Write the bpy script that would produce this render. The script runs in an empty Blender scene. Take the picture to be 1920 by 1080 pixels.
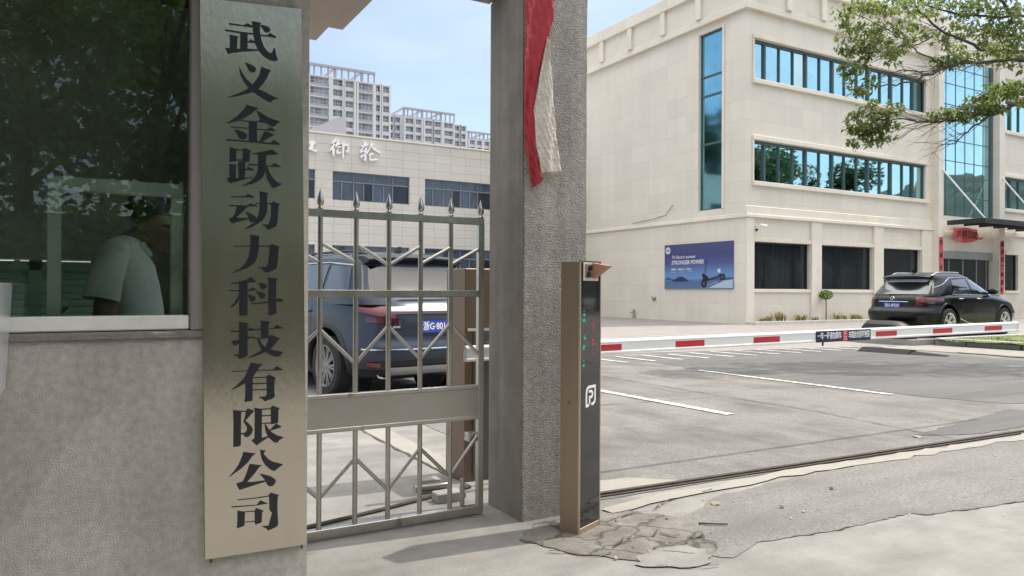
import bpy, bmesh, math, random
from mathutils import Vector, Matrix, Euler
R = math.radians
random.seed(7)
scene = bpy.context.scene
col = scene.collection

# ------------------------------------------------------------------ camera
CAM_H = 1.3
YAW, PITCH, ROLL = R(60.1), R(0.144), R(0.28)
fwd = Vector((math.cos(YAW) * math.cos(PITCH), math.sin(YAW) * math.cos(PITCH), math.sin(PITCH)))
rgt0 = Vector((math.sin(YAW), -math.cos(YAW), 0))
up0 = rgt0.cross(fwd)
rgt = rgt0 * math.cos(ROLL) + up0 * math.sin(ROLL)
upv = up0 * math.cos(ROLL) - rgt0 * math.sin(ROLL)
cam_data = bpy.data.cameras.new("camera")
cam = bpy.data.objects.new("camera", cam_data)
col.objects.link(cam)
m3 = Matrix((rgt, upv, -fwd)).transposed()
cam.matrix_world = Matrix.Translation((0, 0, CAM_H)) @ m3.to_4x4()
cam_data.lens = 36 * 1395 / 1920
cam_data.sensor_width = 36
cam_data.clip_start = 0.05
cam_data.clip_end = 3000
scene.camera = cam

# ------------------------------------------------------------------ sky, sun, exposure
SUN_EL = R(56)
sun_dir = Vector((0.995, -0.095, 0)).normalized() * math.cos(SUN_EL) + Vector((0, 0, math.sin(SUN_EL)))
world = bpy.data.worlds.new("World")
scene.world = world
world.use_nodes = True
wt = world.node_tree
wt.nodes.clear()
wo = wt.nodes.new('ShaderNodeOutputWorld')
bg = wt.nodes.new('ShaderNodeBackground')
sky = wt.nodes.new('ShaderNodeTexSky')
sky.sky_type = 'NISHITA'
sky.sun_disc = False
sky.sun_elevation = SUN_EL
sky.sun_rotation = math.atan2(sun_dir.x, sun_dir.y)
sky.air_density = 1.0
sky.dust_density = 1.4
sky.ozone_density = 1.0
bg.inputs['Strength'].default_value = 0.15
# thin high cloud, as on the day: soft white veils that also brighten the skylight
tcw = wt.nodes.new('ShaderNodeTexCoord')
mpw = wt.nodes.new('ShaderNodeMapping')
mpw.inputs['Scale'].default_value = (1.6, 1.6, 4.5)
nzw = wt.nodes.new('ShaderNodeTexNoise')
nzw.inputs['Scale'].default_value = 1.7
nzw.inputs['Detail'].default_value = 7
nzw.inputs['Roughness'].default_value = 0.55
rmw = wt.nodes.new('ShaderNodeMapRange')
rmw.inputs['From Min'].default_value = 0.40
rmw.inputs['From Max'].default_value = 0.75
rmw.inputs['To Min'].default_value = 0.14
rmw.inputs['To Max'].default_value = 0.46
mxw = wt.nodes.new('ShaderNodeMix')
mxw.data_type = 'RGBA'
mxw.inputs[7].default_value = (5.6, 6.0, 6.6, 1)
wt.links.new(tcw.outputs['Generated'], mpw.inputs['Vector'])
wt.links.new(mpw.outputs['Vector'], nzw.inputs['Vector'])
wt.links.new(nzw.outputs['Fac'], rmw.inputs['Value'])
# overhead, out of view, a brighter veil is added to raise the fill light
spw = wt.nodes.new('ShaderNodeSeparateXYZ')
wt.links.new(tcw.outputs['Generated'], spw.inputs[0])
mrz = wt.nodes.new('ShaderNodeMapRange')
mrz.inputs['From Min'].default_value = 0.38
mrz.inputs['From Max'].default_value = 0.85
mrz.inputs['To Min'].default_value = 0.0
mrz.inputs['To Max'].default_value = 1.0
wt.links.new(spw.outputs[2], mrz.inputs['Value'])
mxz = wt.nodes.new('ShaderNodeMix')
mxz.data_type = 'RGBA'
mxz.inputs[7].default_value = (13.0, 12.6, 12.0, 1)
wt.links.new(mrz.outputs['Result'], mxz.inputs[0])
wt.links.new(mxw.outputs[2], mxz.inputs[6])
wt.links.new(rmw.outputs['Result'], mxw.inputs[0])
wt.links.new(sky.outputs['Color'], mxw.inputs[6])
wt.links.new(mxz.outputs[2], bg.inputs['Color'])
wt.links.new(bg.outputs['Background'], wo.inputs['Surface'])

sd = bpy.data.lights.new("sun", 'SUN')
sd.energy = 2.6
sd.angle = R(0.6)
sd.color = (1.0, 0.945, 0.86)
so = bpy.data.objects.new("sun", sd)
so.rotation_euler = sun_dir.to_track_quat('Z', 'Y').to_euler()
so.location = (30, -5, 40)
col.objects.link(so)

scene.view_settings.view_transform = 'Standard'
scene.view_settings.look = 'None'
scene.view_settings.exposure = 0.46
scene.view_settings.gamma = 1.0
scene.cycles.use_denoising = True
scene.cycles.max_bounces = 8
scene.cycles.transparent_max_bounces = 12

# ------------------------------------------------------------------ materials
def mat(name, c, rough=0.6, metal=0.0, var=0.12, vs=4.0, c2=None, bump=0.0, bs=60.0, coat=0.0, spec=0.5,
        emit=None, emis=0.0, rvar=0.0, detail=6, streak=0.0, stsq=(5, 5, 0.35), cells=0.0, stain=None, sscale=0.8, slo=0.55, shi=0.75, squash=(1, 1, 1)):
    """Principled material: base colour varied by noise, optional second stain colour with its own patches, optional bump"""
    m = bpy.data.materials.new(name)
    m.use_nodes = True
    nt = m.node_tree
    b = nt.nodes['Principled BSDF']
    b.inputs['Roughness'].default_value = rough
    b.inputs['Metallic'].default_value = metal
    b.inputs['Coat Weight'].default_value = coat
    b.inputs['Coat Roughness'].default_value = 0.03
    b.inputs['Specular IOR Level'].default_value = spec
    tc = nt.nodes.new('ShaderNodeTexCoord')
    mp = nt.nodes.new('ShaderNodeMapping')
    mp.inputs['Scale'].default_value = squash
    nt.links.new(tc.outputs['Object'], mp.inputs['Vector'])
    if var > 0 or c2:
        n = nt.nodes.new('ShaderNodeTexNoise')
        n.inputs['Scale'].default_value = vs
        n.inputs['Detail'].default_value = detail
        n.inputs['Roughness'].default_value = 0.6
        nt.links.new(mp.outputs['Vector'], n.inputs['Vector'])
        rp = nt.nodes.new('ShaderNodeValToRGB')
        lo = c2 if c2 else tuple(v * (1 - var) for v in c)
        hi = c if c2 else tuple(min(1, v * (1 + var)) for v in c)
        rp.color_ramp.elements[0].position = 0.3
        rp.color_ramp.elements[1].position = 0.7
        rp.color_ramp.elements[0].color = (*lo, 1)
        rp.color_ramp.elements[1].color = (*hi, 1)
        nt.links.new(n.outputs['Fac'], rp.inputs['Fac'])
        out = rp.outputs['Color']
        if stain:
            n2 = nt.nodes.new('ShaderNodeTexNoise')
            n2.inputs['Scale'].default_value = sscale
            n2.inputs['Detail'].default_value = 8
            n2.inputs['Roughness'].default_value = 0.65
            nt.links.new(mp.outputs['Vector'], n2.inputs['Vector'])
            mr = nt.nodes.new('ShaderNodeMapRange')
            mr.inputs['From Min'].default_value = slo
            mr.inputs['From Max'].default_value = shi
            nt.links.new(n2.outputs['Fac'], mr.inputs['Value'])
            mx = nt.nodes.new('ShaderNodeMix')
            mx.data_type = 'RGBA'
            nt.links.new(mr.outputs['Result'], mx.inputs[0])
            nt.links.new(out, mx.inputs[6])
            mx.inputs[7].default_value = (*stain, 1)
            out = mx.outputs[2]
        if streak > 0:                                 # rain or tyre streaks: noise drawn out along one axis
            m2 = nt.nodes.new('ShaderNodeMapping'); m2.inputs['Scale'].default_value = stsq
            n3 = nt.nodes.new('ShaderNodeTexNoise'); n3.inputs['Scale'].default_value = 1.0; n3.inputs['Detail'].default_value = 6; n3.inputs['Roughness'].default_value = 0.6
            r3 = nt.nodes.new('ShaderNodeMapRange'); r3.inputs['From Min'].default_value = 0.42; r3.inputs['From Max'].default_value = 0.72
            r3.inputs['To Min'].default_value = 1.0; r3.inputs['To Max'].default_value = 1.0 - streak
            x3 = nt.nodes.new('ShaderNodeMix'); x3.data_type = 'RGBA'; x3.blend_type = 'MULTIPLY'; x3.inputs[0].default_value = 1.0
            nt.links.new(tc.outputs['Object'], m2.inputs['Vector']); nt.links.new(m2.outputs['Vector'], n3.inputs['Vector']); nt.links.new(n3.outputs['Fac'], r3.inputs['Value'])
            nt.links.new(out, x3.inputs[6]); nt.links.new(r3.outputs['Result'], x3.inputs[7]); out = x3.outputs[2]
        if cells > 0:                                  # broken pieces with dirt-filled joints
            vo = nt.nodes.new('ShaderNodeTexVoronoi'); vo.feature = 'DISTANCE_TO_EDGE'; vo.inputs['Scale'].default_value = cells
            nw = nt.nodes.new('ShaderNodeTexNoise'); nw.inputs['Scale'].default_value = cells * 1.3; nw.inputs['Detail'].default_value = 5
            aw = nt.nodes.new('ShaderNodeMix'); aw.data_type = 'RGBA'; aw.inputs[0].default_value = 0.16
            nt.links.new(mp.outputs['Vector'], nw.inputs['Vector']); nt.links.new(mp.outputs['Vector'], aw.inputs[6]); nt.links.new(nw.outputs['Color'], aw.inputs[7]); nt.links.new(aw.outputs[2], vo.inputs['Vector'])
            r4 = nt.nodes.new('ShaderNodeMapRange'); r4.inputs['From Min'].default_value = 0.0; r4.inputs['From Max'].default_value = 0.07; r4.inputs['To Min'].default_value = 0.35
            x4 = nt.nodes.new('ShaderNodeMix'); x4.data_type = 'RGBA'; x4.blend_type = 'MULTIPLY'; x4.inputs[0].default_value = 1.0
            nt.links.new(vo.outputs['Distance'], r4.inputs['Value']); nt.links.new(out, x4.inputs[6]); nt.links.new(r4.outputs['Result'], x4.inputs[7]); out = x4.outputs[2]
        nt.links.new(out, b.inputs['Base Color'])
        if rvar > 0:
            mr2 = nt.nodes.new('ShaderNodeMapRange')
            mr2.inputs['To Min'].default_value = max(0.02, rough - rvar)
            mr2.inputs['To Max'].default_value = min(1, rough + rvar)
            nt.links.new(n.outputs['Fac'], mr2.inputs['Value'])
            nt.links.new(mr2.outputs['Result'], b.inputs['Roughness'])
    else:
        b.inputs['Base Color'].default_value = (*c, 1)
    if bump > 0:
        nb = nt.nodes.new('ShaderNodeTexNoise')
        nb.inputs['Scale'].default_value = bs
        nb.inputs['Detail'].default_value = 4
        nt.links.new(mp.outputs['Vector'], nb.inputs['Vector'])
        bp = nt.nodes.new('ShaderNodeBump')
        bp.inputs['Strength'].default_value = min(1.0, bump)
        bp.inputs['Distance'].default_value = 0.01 * max(1, bump)
        nt.links.new(nb.outputs['Fac'], bp.inputs['Height'])
        nt.links.new(bp.outputs['Normal'], b.inputs['Normal'])
    if emit:
        b.inputs['Emission Color'].default_value = (*emit, 1)
        b.inputs['Emission Strength'].default_value = emis
    return m

def tile_mat(name, c, line, tw, th, lw=0.012, rough=0.45, var=0.05, zoff=0.0, uoff=0.0):
    """large wall tiles: joints laid out along (x + y, z), which works for walls on both axes"""
    m = mat(name, c, rough, 0, var, 0.7, streak=0.05, stsq=(1.6, 1.6, 0.12), stain=tuple(v * 0.95 for v in c), sscale=0.35, slo=0.5, shi=0.8)
    nt = m.node_tree
    b = nt.nodes['Principled BSDF']
    src = b.inputs['Base Color'].links[0].from_socket
    geo = nt.nodes.new('ShaderNodeNewGeometry')
    sp = nt.nodes.new('ShaderNodeSeparateXYZ')
    nt.links.new(geo.outputs['Position'], sp.inputs[0])
    def math_(op, a, bv, c_=None):
        n = nt.nodes.new('ShaderNodeMath')
        n.operation = op
        for i, v in enumerate((a, bv, c_)):
            if v is None: continue
            if isinstance(v, (int, float)): n.inputs[i].default_value = v
            else: nt.links.new(v, n.inputs[i])
        return n.outputs[0]
    u = math_('ADD', sp.outputs[0], sp.outputs[1])
    masks = []
    for s, off, per in ((u, uoff, tw), (sp.outputs[2], zoff, th)):
        fr = math_('PINGPONG', math_('ADD', s, off), per / 2)
        masks.append(math_('LESS_THAN', fr, lw / 2))
    mk = math_('MAXIMUM', masks[0], masks[1])
    # tile to tile tone
    fx = math_('FLOOR', math_('DIVIDE', math_('ADD', u, uoff), tw), 0)
    fz = math_('FLOOR', math_('DIVIDE', math_('ADD', sp.outputs[2], zoff), th), 0)
    cb = nt.nodes.new('ShaderNodeCombineXYZ')
    nt.links.new(fx, cb.inputs[0]); nt.links.new(fz, cb.inputs[1])
    wn = nt.nodes.new('ShaderNodeTexWhiteNoise')
    nt.links.new(cb.outputs[0], wn.inputs['Vector'])
    mrt = nt.nodes.new('ShaderNodeMapRange')
    mrt.inputs['To Min'].default_value = 0.955
    mrt.inputs['To Max'].default_value = 1.03
    nt.links.new(wn.outputs['Value'], mrt.inputs['Value'])
    ml = nt.nodes.new('ShaderNodeMix'); ml.data_type = 'RGBA'; ml.blend_type = 'MULTIPLY'
    ml.inputs[0].default_value = 1.0
    nt.links.new(src, ml.inputs[6]); nt.links.new(mrt.outputs['Result'], ml.inputs[7])
    mx = nt.nodes.new('ShaderNodeMix'); mx.data_type = 'RGBA'
    nt.links.new(mk, mx.inputs[0]); nt.links.new(ml.outputs[2], mx.inputs[6])
    mx.inputs[7].default_value = (*line, 1)
    nt.links.new(mx.outputs[2], b.inputs['Base Color'])
    return m

def see_through(name, tint, refl=1.45, gloss_col=(1, 1, 1), rough=0.01, boost=0.0):
    """a clear pane: tinted straight-through light mixed with mirror reflection by Fresnel"""
    m = bpy.data.materials.new(name)
    m.use_nodes = True
    nt = m.node_tree
    nt.nodes.clear()
    o = nt.nodes.new('ShaderNodeOutputMaterial')
    tr = nt.nodes.new('ShaderNodeBsdfTransparent'); tr.inputs[0].default_value = (*tint, 1)
    gl = nt.nodes.new('ShaderNodeBsdfGlossy'); gl.inputs[0].default_value = (*gloss_col, 1); gl.inputs['Roughness'].default_value = rough
    fr = nt.nodes.new('ShaderNodeFresnel'); fr.inputs['IOR'].default_value = refl
    ad = nt.nodes.new('ShaderNodeMath'); ad.operation = 'ADD'; ad.use_clamp = True; ad.inputs[1].default_value = boost
    mx = nt.nodes.new('ShaderNodeMixShader')
    nt.links.new(fr.outputs[0], ad.inputs[0])
    nt.links.new(ad.outputs[0], mx.inputs[0]); nt.links.new(tr.outputs[0], mx.inputs[1]); nt.links.new(gl.outputs[0], mx.inputs[2])
    nt.links.new(mx.outputs[0], o.inputs['Surface'])
    return m

# ------------------------------------------------------------------ object helpers
def link(o, parent=None):
    col.objects.link(o)
    if parent is not None: o.parent = parent
    return o

def tag(o, label=None, cat=None, group=None, kind=None):
    if label: o['label'] = label
    if cat: o['category'] = cat
    if group: o['group'] = group
    if kind: o['kind'] = kind
    return o

def thing(name, label, cat, loc=(0, 0, 0), rotz=0, group=None):
    o = bpy.data.objects.new(name, None)
    o.empty_display_size = 0.1
    o.location = loc
    o.rotation_euler = (0, 0, rotz)
    link(o)
    return tag(o, label, cat, group)

def origin_of(p):
    v = Vector((0, 0, 0))
    while p is not None:
        v += p.location
        p = p.parent
    return v

class MB:
    def __init__(s):
        s.v = []; s.f = []; s.mi = []; s.cur = 0; s.st = []
    def add(s, vs, fs):
        n = len(s.v); s.st.append((n, len(s.f)))
        s.v += [tuple(v) for v in vs]
        for f in fs:
            s.f.append(tuple(i + n for i in f)); s.mi.append(s.cur)
        return s
    def box(s, x0, x1, y0, y1, z0, z1):
        return s.add([(x0, y0, z0), (x1, y0, z0), (x1, y1, z0), (x0, y1, z0), (x0, y0, z1), (x1, y0, z1), (x1, y1, z1), (x0, y1, z1)],
                     [(3, 2, 1, 0), (4, 5, 6, 7), (0, 1, 5, 4), (1, 2, 6, 5), (2, 3, 7, 6), (3, 0, 4, 7)])
    def obox(s, c, size, rot):
        """box of full size about c turned by a matrix or a z angle"""
        if isinstance(rot, (int, float)): rot = Matrix.Rotation(rot, 3, 'Z')
        hx, hy, hz = [q / 2 for q in size]
        vs = [Vector(c) + rot @ Vector((a * hx, b * hy, d * hz)) for d in (-1, 1) for a, b in ((-1, -1), (1, -1), (1, 1), (-1, 1))]
        return s.add(vs, [(3, 2, 1, 0), (4, 5, 6, 7), (0, 1, 5, 4), (1, 2, 6, 5), (2, 3, 7, 6), (3, 0, 4, 7)])
    def bar(s, p0, p1, w, h, up=(0, 0, 1)):
        """square bar between two points"""
        p0, p1 = Vector(p0), Vector(p1)
        d = (p1 - p0); L = d.length; d.normalize()
        upn = Vector(up)
        if abs(d.dot(upn)) > 0.98: upn = Vector((0, 1, 0))
        sx = d.cross(upn).normalized(); uz = sx.cross(d).normalized()
        return s.obox((p0 + p1) / 2, (w, L, h), Matrix((sx, d, uz)).transposed())
    def tube(s, pts, rad, n=8, cap=True):
        pts = [Vector(p) for p in pts]
        if not hasattr(rad, '__len__'): rad = [rad] * len(pts)
        prev = None; rings = []
        for i, p in enumerate(pts):
            t = (pts[min(i + 1, len(pts) - 1)] - pts[max(i - 1, 0)]).normalized()
            if prev is None:
                a = Vector((0, 0, 1)) if abs(t.z) < 0.9 else Vector((1, 0, 0))
                prev = t.cross(a).normalized()
            u = (prev - t * prev.dot(t)).normalized(); prev = u
            w = t.cross(u)
            rings.append([p + (u * math.cos(2 * math.pi * k / n) + w * math.sin(2 * math.pi * k / n)) * rad[i] for k in range(n)])
        vs = [q for r in rings for q in r]
        fs = []
        for i in range(len(rings) - 1):
            for k in range(n):
                fs.append((i * n + k, i * n + (k + 1) % n, (i + 1) * n + (k + 1) % n, (i + 1) * n + k))
        if cap:
            fs.append(tuple(range(n - 1, -1, -1))); fs.append(tuple((len(rings) - 1) * n + k for k in range(n)))
        return s.add(vs, fs)
    def lathe(s, prof, c=(0, 0, 0), n=20, axis='z', cap=True):
        """profile of (radius, height) turned about an axis through c"""
        vs = []; fs = []
        for r, h in prof:
            for k in range(n):
                a = 2 * math.pi * k / n
                q = (r * math.cos(a), r * math.sin(a), h)
                if axis == 'y': q = (q[0], q[2], q[1])
                if axis == 'x': q = (q[2], q[0], q[1])
                vs.append((c[0] + q[0], c[1] + q[1], c[2] + q[2]))
        for i in range(len(prof) - 1):
            for k in range(n):
                fs.append((i * n + k, i * n + (k + 1) % n, (i + 1) * n + (k + 1) % n, (i + 1) * n + k))
        if cap:
            fs.append(tuple(range(n - 1, -1, -1))); fs.append(tuple((len(prof) - 1) * n + k for k in range(n)))
        return s.add(vs, fs)
    def poly(s, pts, ext):
        """flat polygon pushed by the vector ext into a prism"""
        n = len(pts); e = Vector(ext)
        vs = [Vector(p) for p in pts] + [Vector(p) + e for p in pts]
        fs = [tuple(range(n)), tuple(range(2 * n - 1, n - 1, -1))]
        fs += [(i, i + n, (i + 1) % n + n, (i + 1) % n) for i in range(n)]
        return s.add(vs, fs)
    def grid(s, rows, wrap=False):
        nr = len(rows); nc = len(rows[0])
        fs = []
        for i in range(nr - 1):
            for k in range(nc if wrap else nc - 1):
                fs.append((i * nc + k, i * nc + (k + 1) % nc, (i + 1) * nc + (k + 1) % nc, (i + 1) * nc + k))
        return s.add([q for r in rows for q in r], fs)
    def build(s, name, m, parent=None, smooth=None, bevel=0, seg=1, local=False, tri=False, fix=True, org=None):
        me = bpy.data.meshes.new(name)
        o = Vector((0, 0, 0)) if local else origin_of(parent)
        if org is not None: o = Vector(org)
        me.from_pydata([tuple(Vector(v) - o) for v in s.v], [], s.f)
        ms = m if isinstance(m, (list, tuple)) else [m]
        for q in ms: me.materials.append(q)
        if len(ms) > 1: me.polygons.foreach_set('material_index', s.mi)
        if bevel or fix or tri:
            bm = bmesh.new(); bm.from_mesh(me)
            if fix: bmesh.ops.recalc_face_normals(bm, faces=bm.faces)
            if bevel:
                es = [e for e in bm.edges if len(e.link_faces) == 2 and e.calc_face_angle(0) > 0.5]
                bmesh.ops.bevel(bm, geom=es, offset=bevel, segments=seg, affect='EDGES', clamp_overlap=True)
            if tri: bmesh.ops.triangulate(bm, faces=[f for f in bm.faces if len(f.verts) > 4])
            bm.to_mesh(me); bm.free()
        if smooth is not None:
            me.polygons.foreach_set('use_smooth', [True] * len(me.polygons))
            me.set_sharp_from_angle(angle=R(smooth))
        me.update()
        ob = bpy.data.objects.new(name, me)
        if org is not None and parent is None: ob.location = org
        return link(ob, parent)

def each(q, name, m, parent, **k):
    """one object for every separate piece collected in q"""
    out = []
    for i, (v0, f0) in enumerate(q.st):
        v1, f1 = q.st[i + 1] if i + 1 < len(q.st) else (len(q.v), len(q.f))
        b = MB(); b.v = q.v[v0:v1]; b.f = [tuple(a - v0 for a in f) for f in q.f[f0:f1]]; b.mi = q.mi[f0:f1]
        out.append(b.build(name, m, parent, **k))
    return out

def word_mesh(text, size, shear=0.0, extrude=0.001, bold=0.0, align='CENTER', spacing=1.0):
    """mesh of a line of writing in Blender's own font, in its x-y plane"""
    cu = bpy.data.curves.new('word', 'FONT')
    cu.body = text; cu.size = size; cu.shear = shear; cu.extrude = extrude; cu.offset = bold
    cu.align_x = align; cu.align_y = 'CENTER'; cu.space_character = spacing; cu.resolution_u = 3
    t = bpy.data.objects.new('word', cu)
    col.objects.link(t)
    dg = bpy.context.evaluated_depsgraph_get()
    me = bpy.data.meshes.new_from_object(t.evaluated_get(dg))
    bpy.data.objects.remove(t); bpy.data.curves.remove(cu)
    return me

def word(name, text, size, m, M, parent=None, xs=1.0, **k):
    """writing placed by matrix M (local x = reading direction, y = up, z = out of the surface)"""
    me = word_mesh(text, size, **k)
    me.transform(Matrix.Diagonal((xs, 1, 1, 1)))
    me.transform(M)
    if parent is not None: me.transform(Matrix.Translation(-origin_of(parent)))
    me.materials.clear(); me.materials.append(m)
    return link(bpy.data.objects.new(name, me), parent)

def frame(o, xd, yd):
    xd = Vector(xd).normalized(); yd = Vector(yd).normalized(); zd = xd.cross(yd)
    return Matrix.Translation(o) @ Matrix((xd, yd, zd)).transposed().to_4x4()

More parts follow.
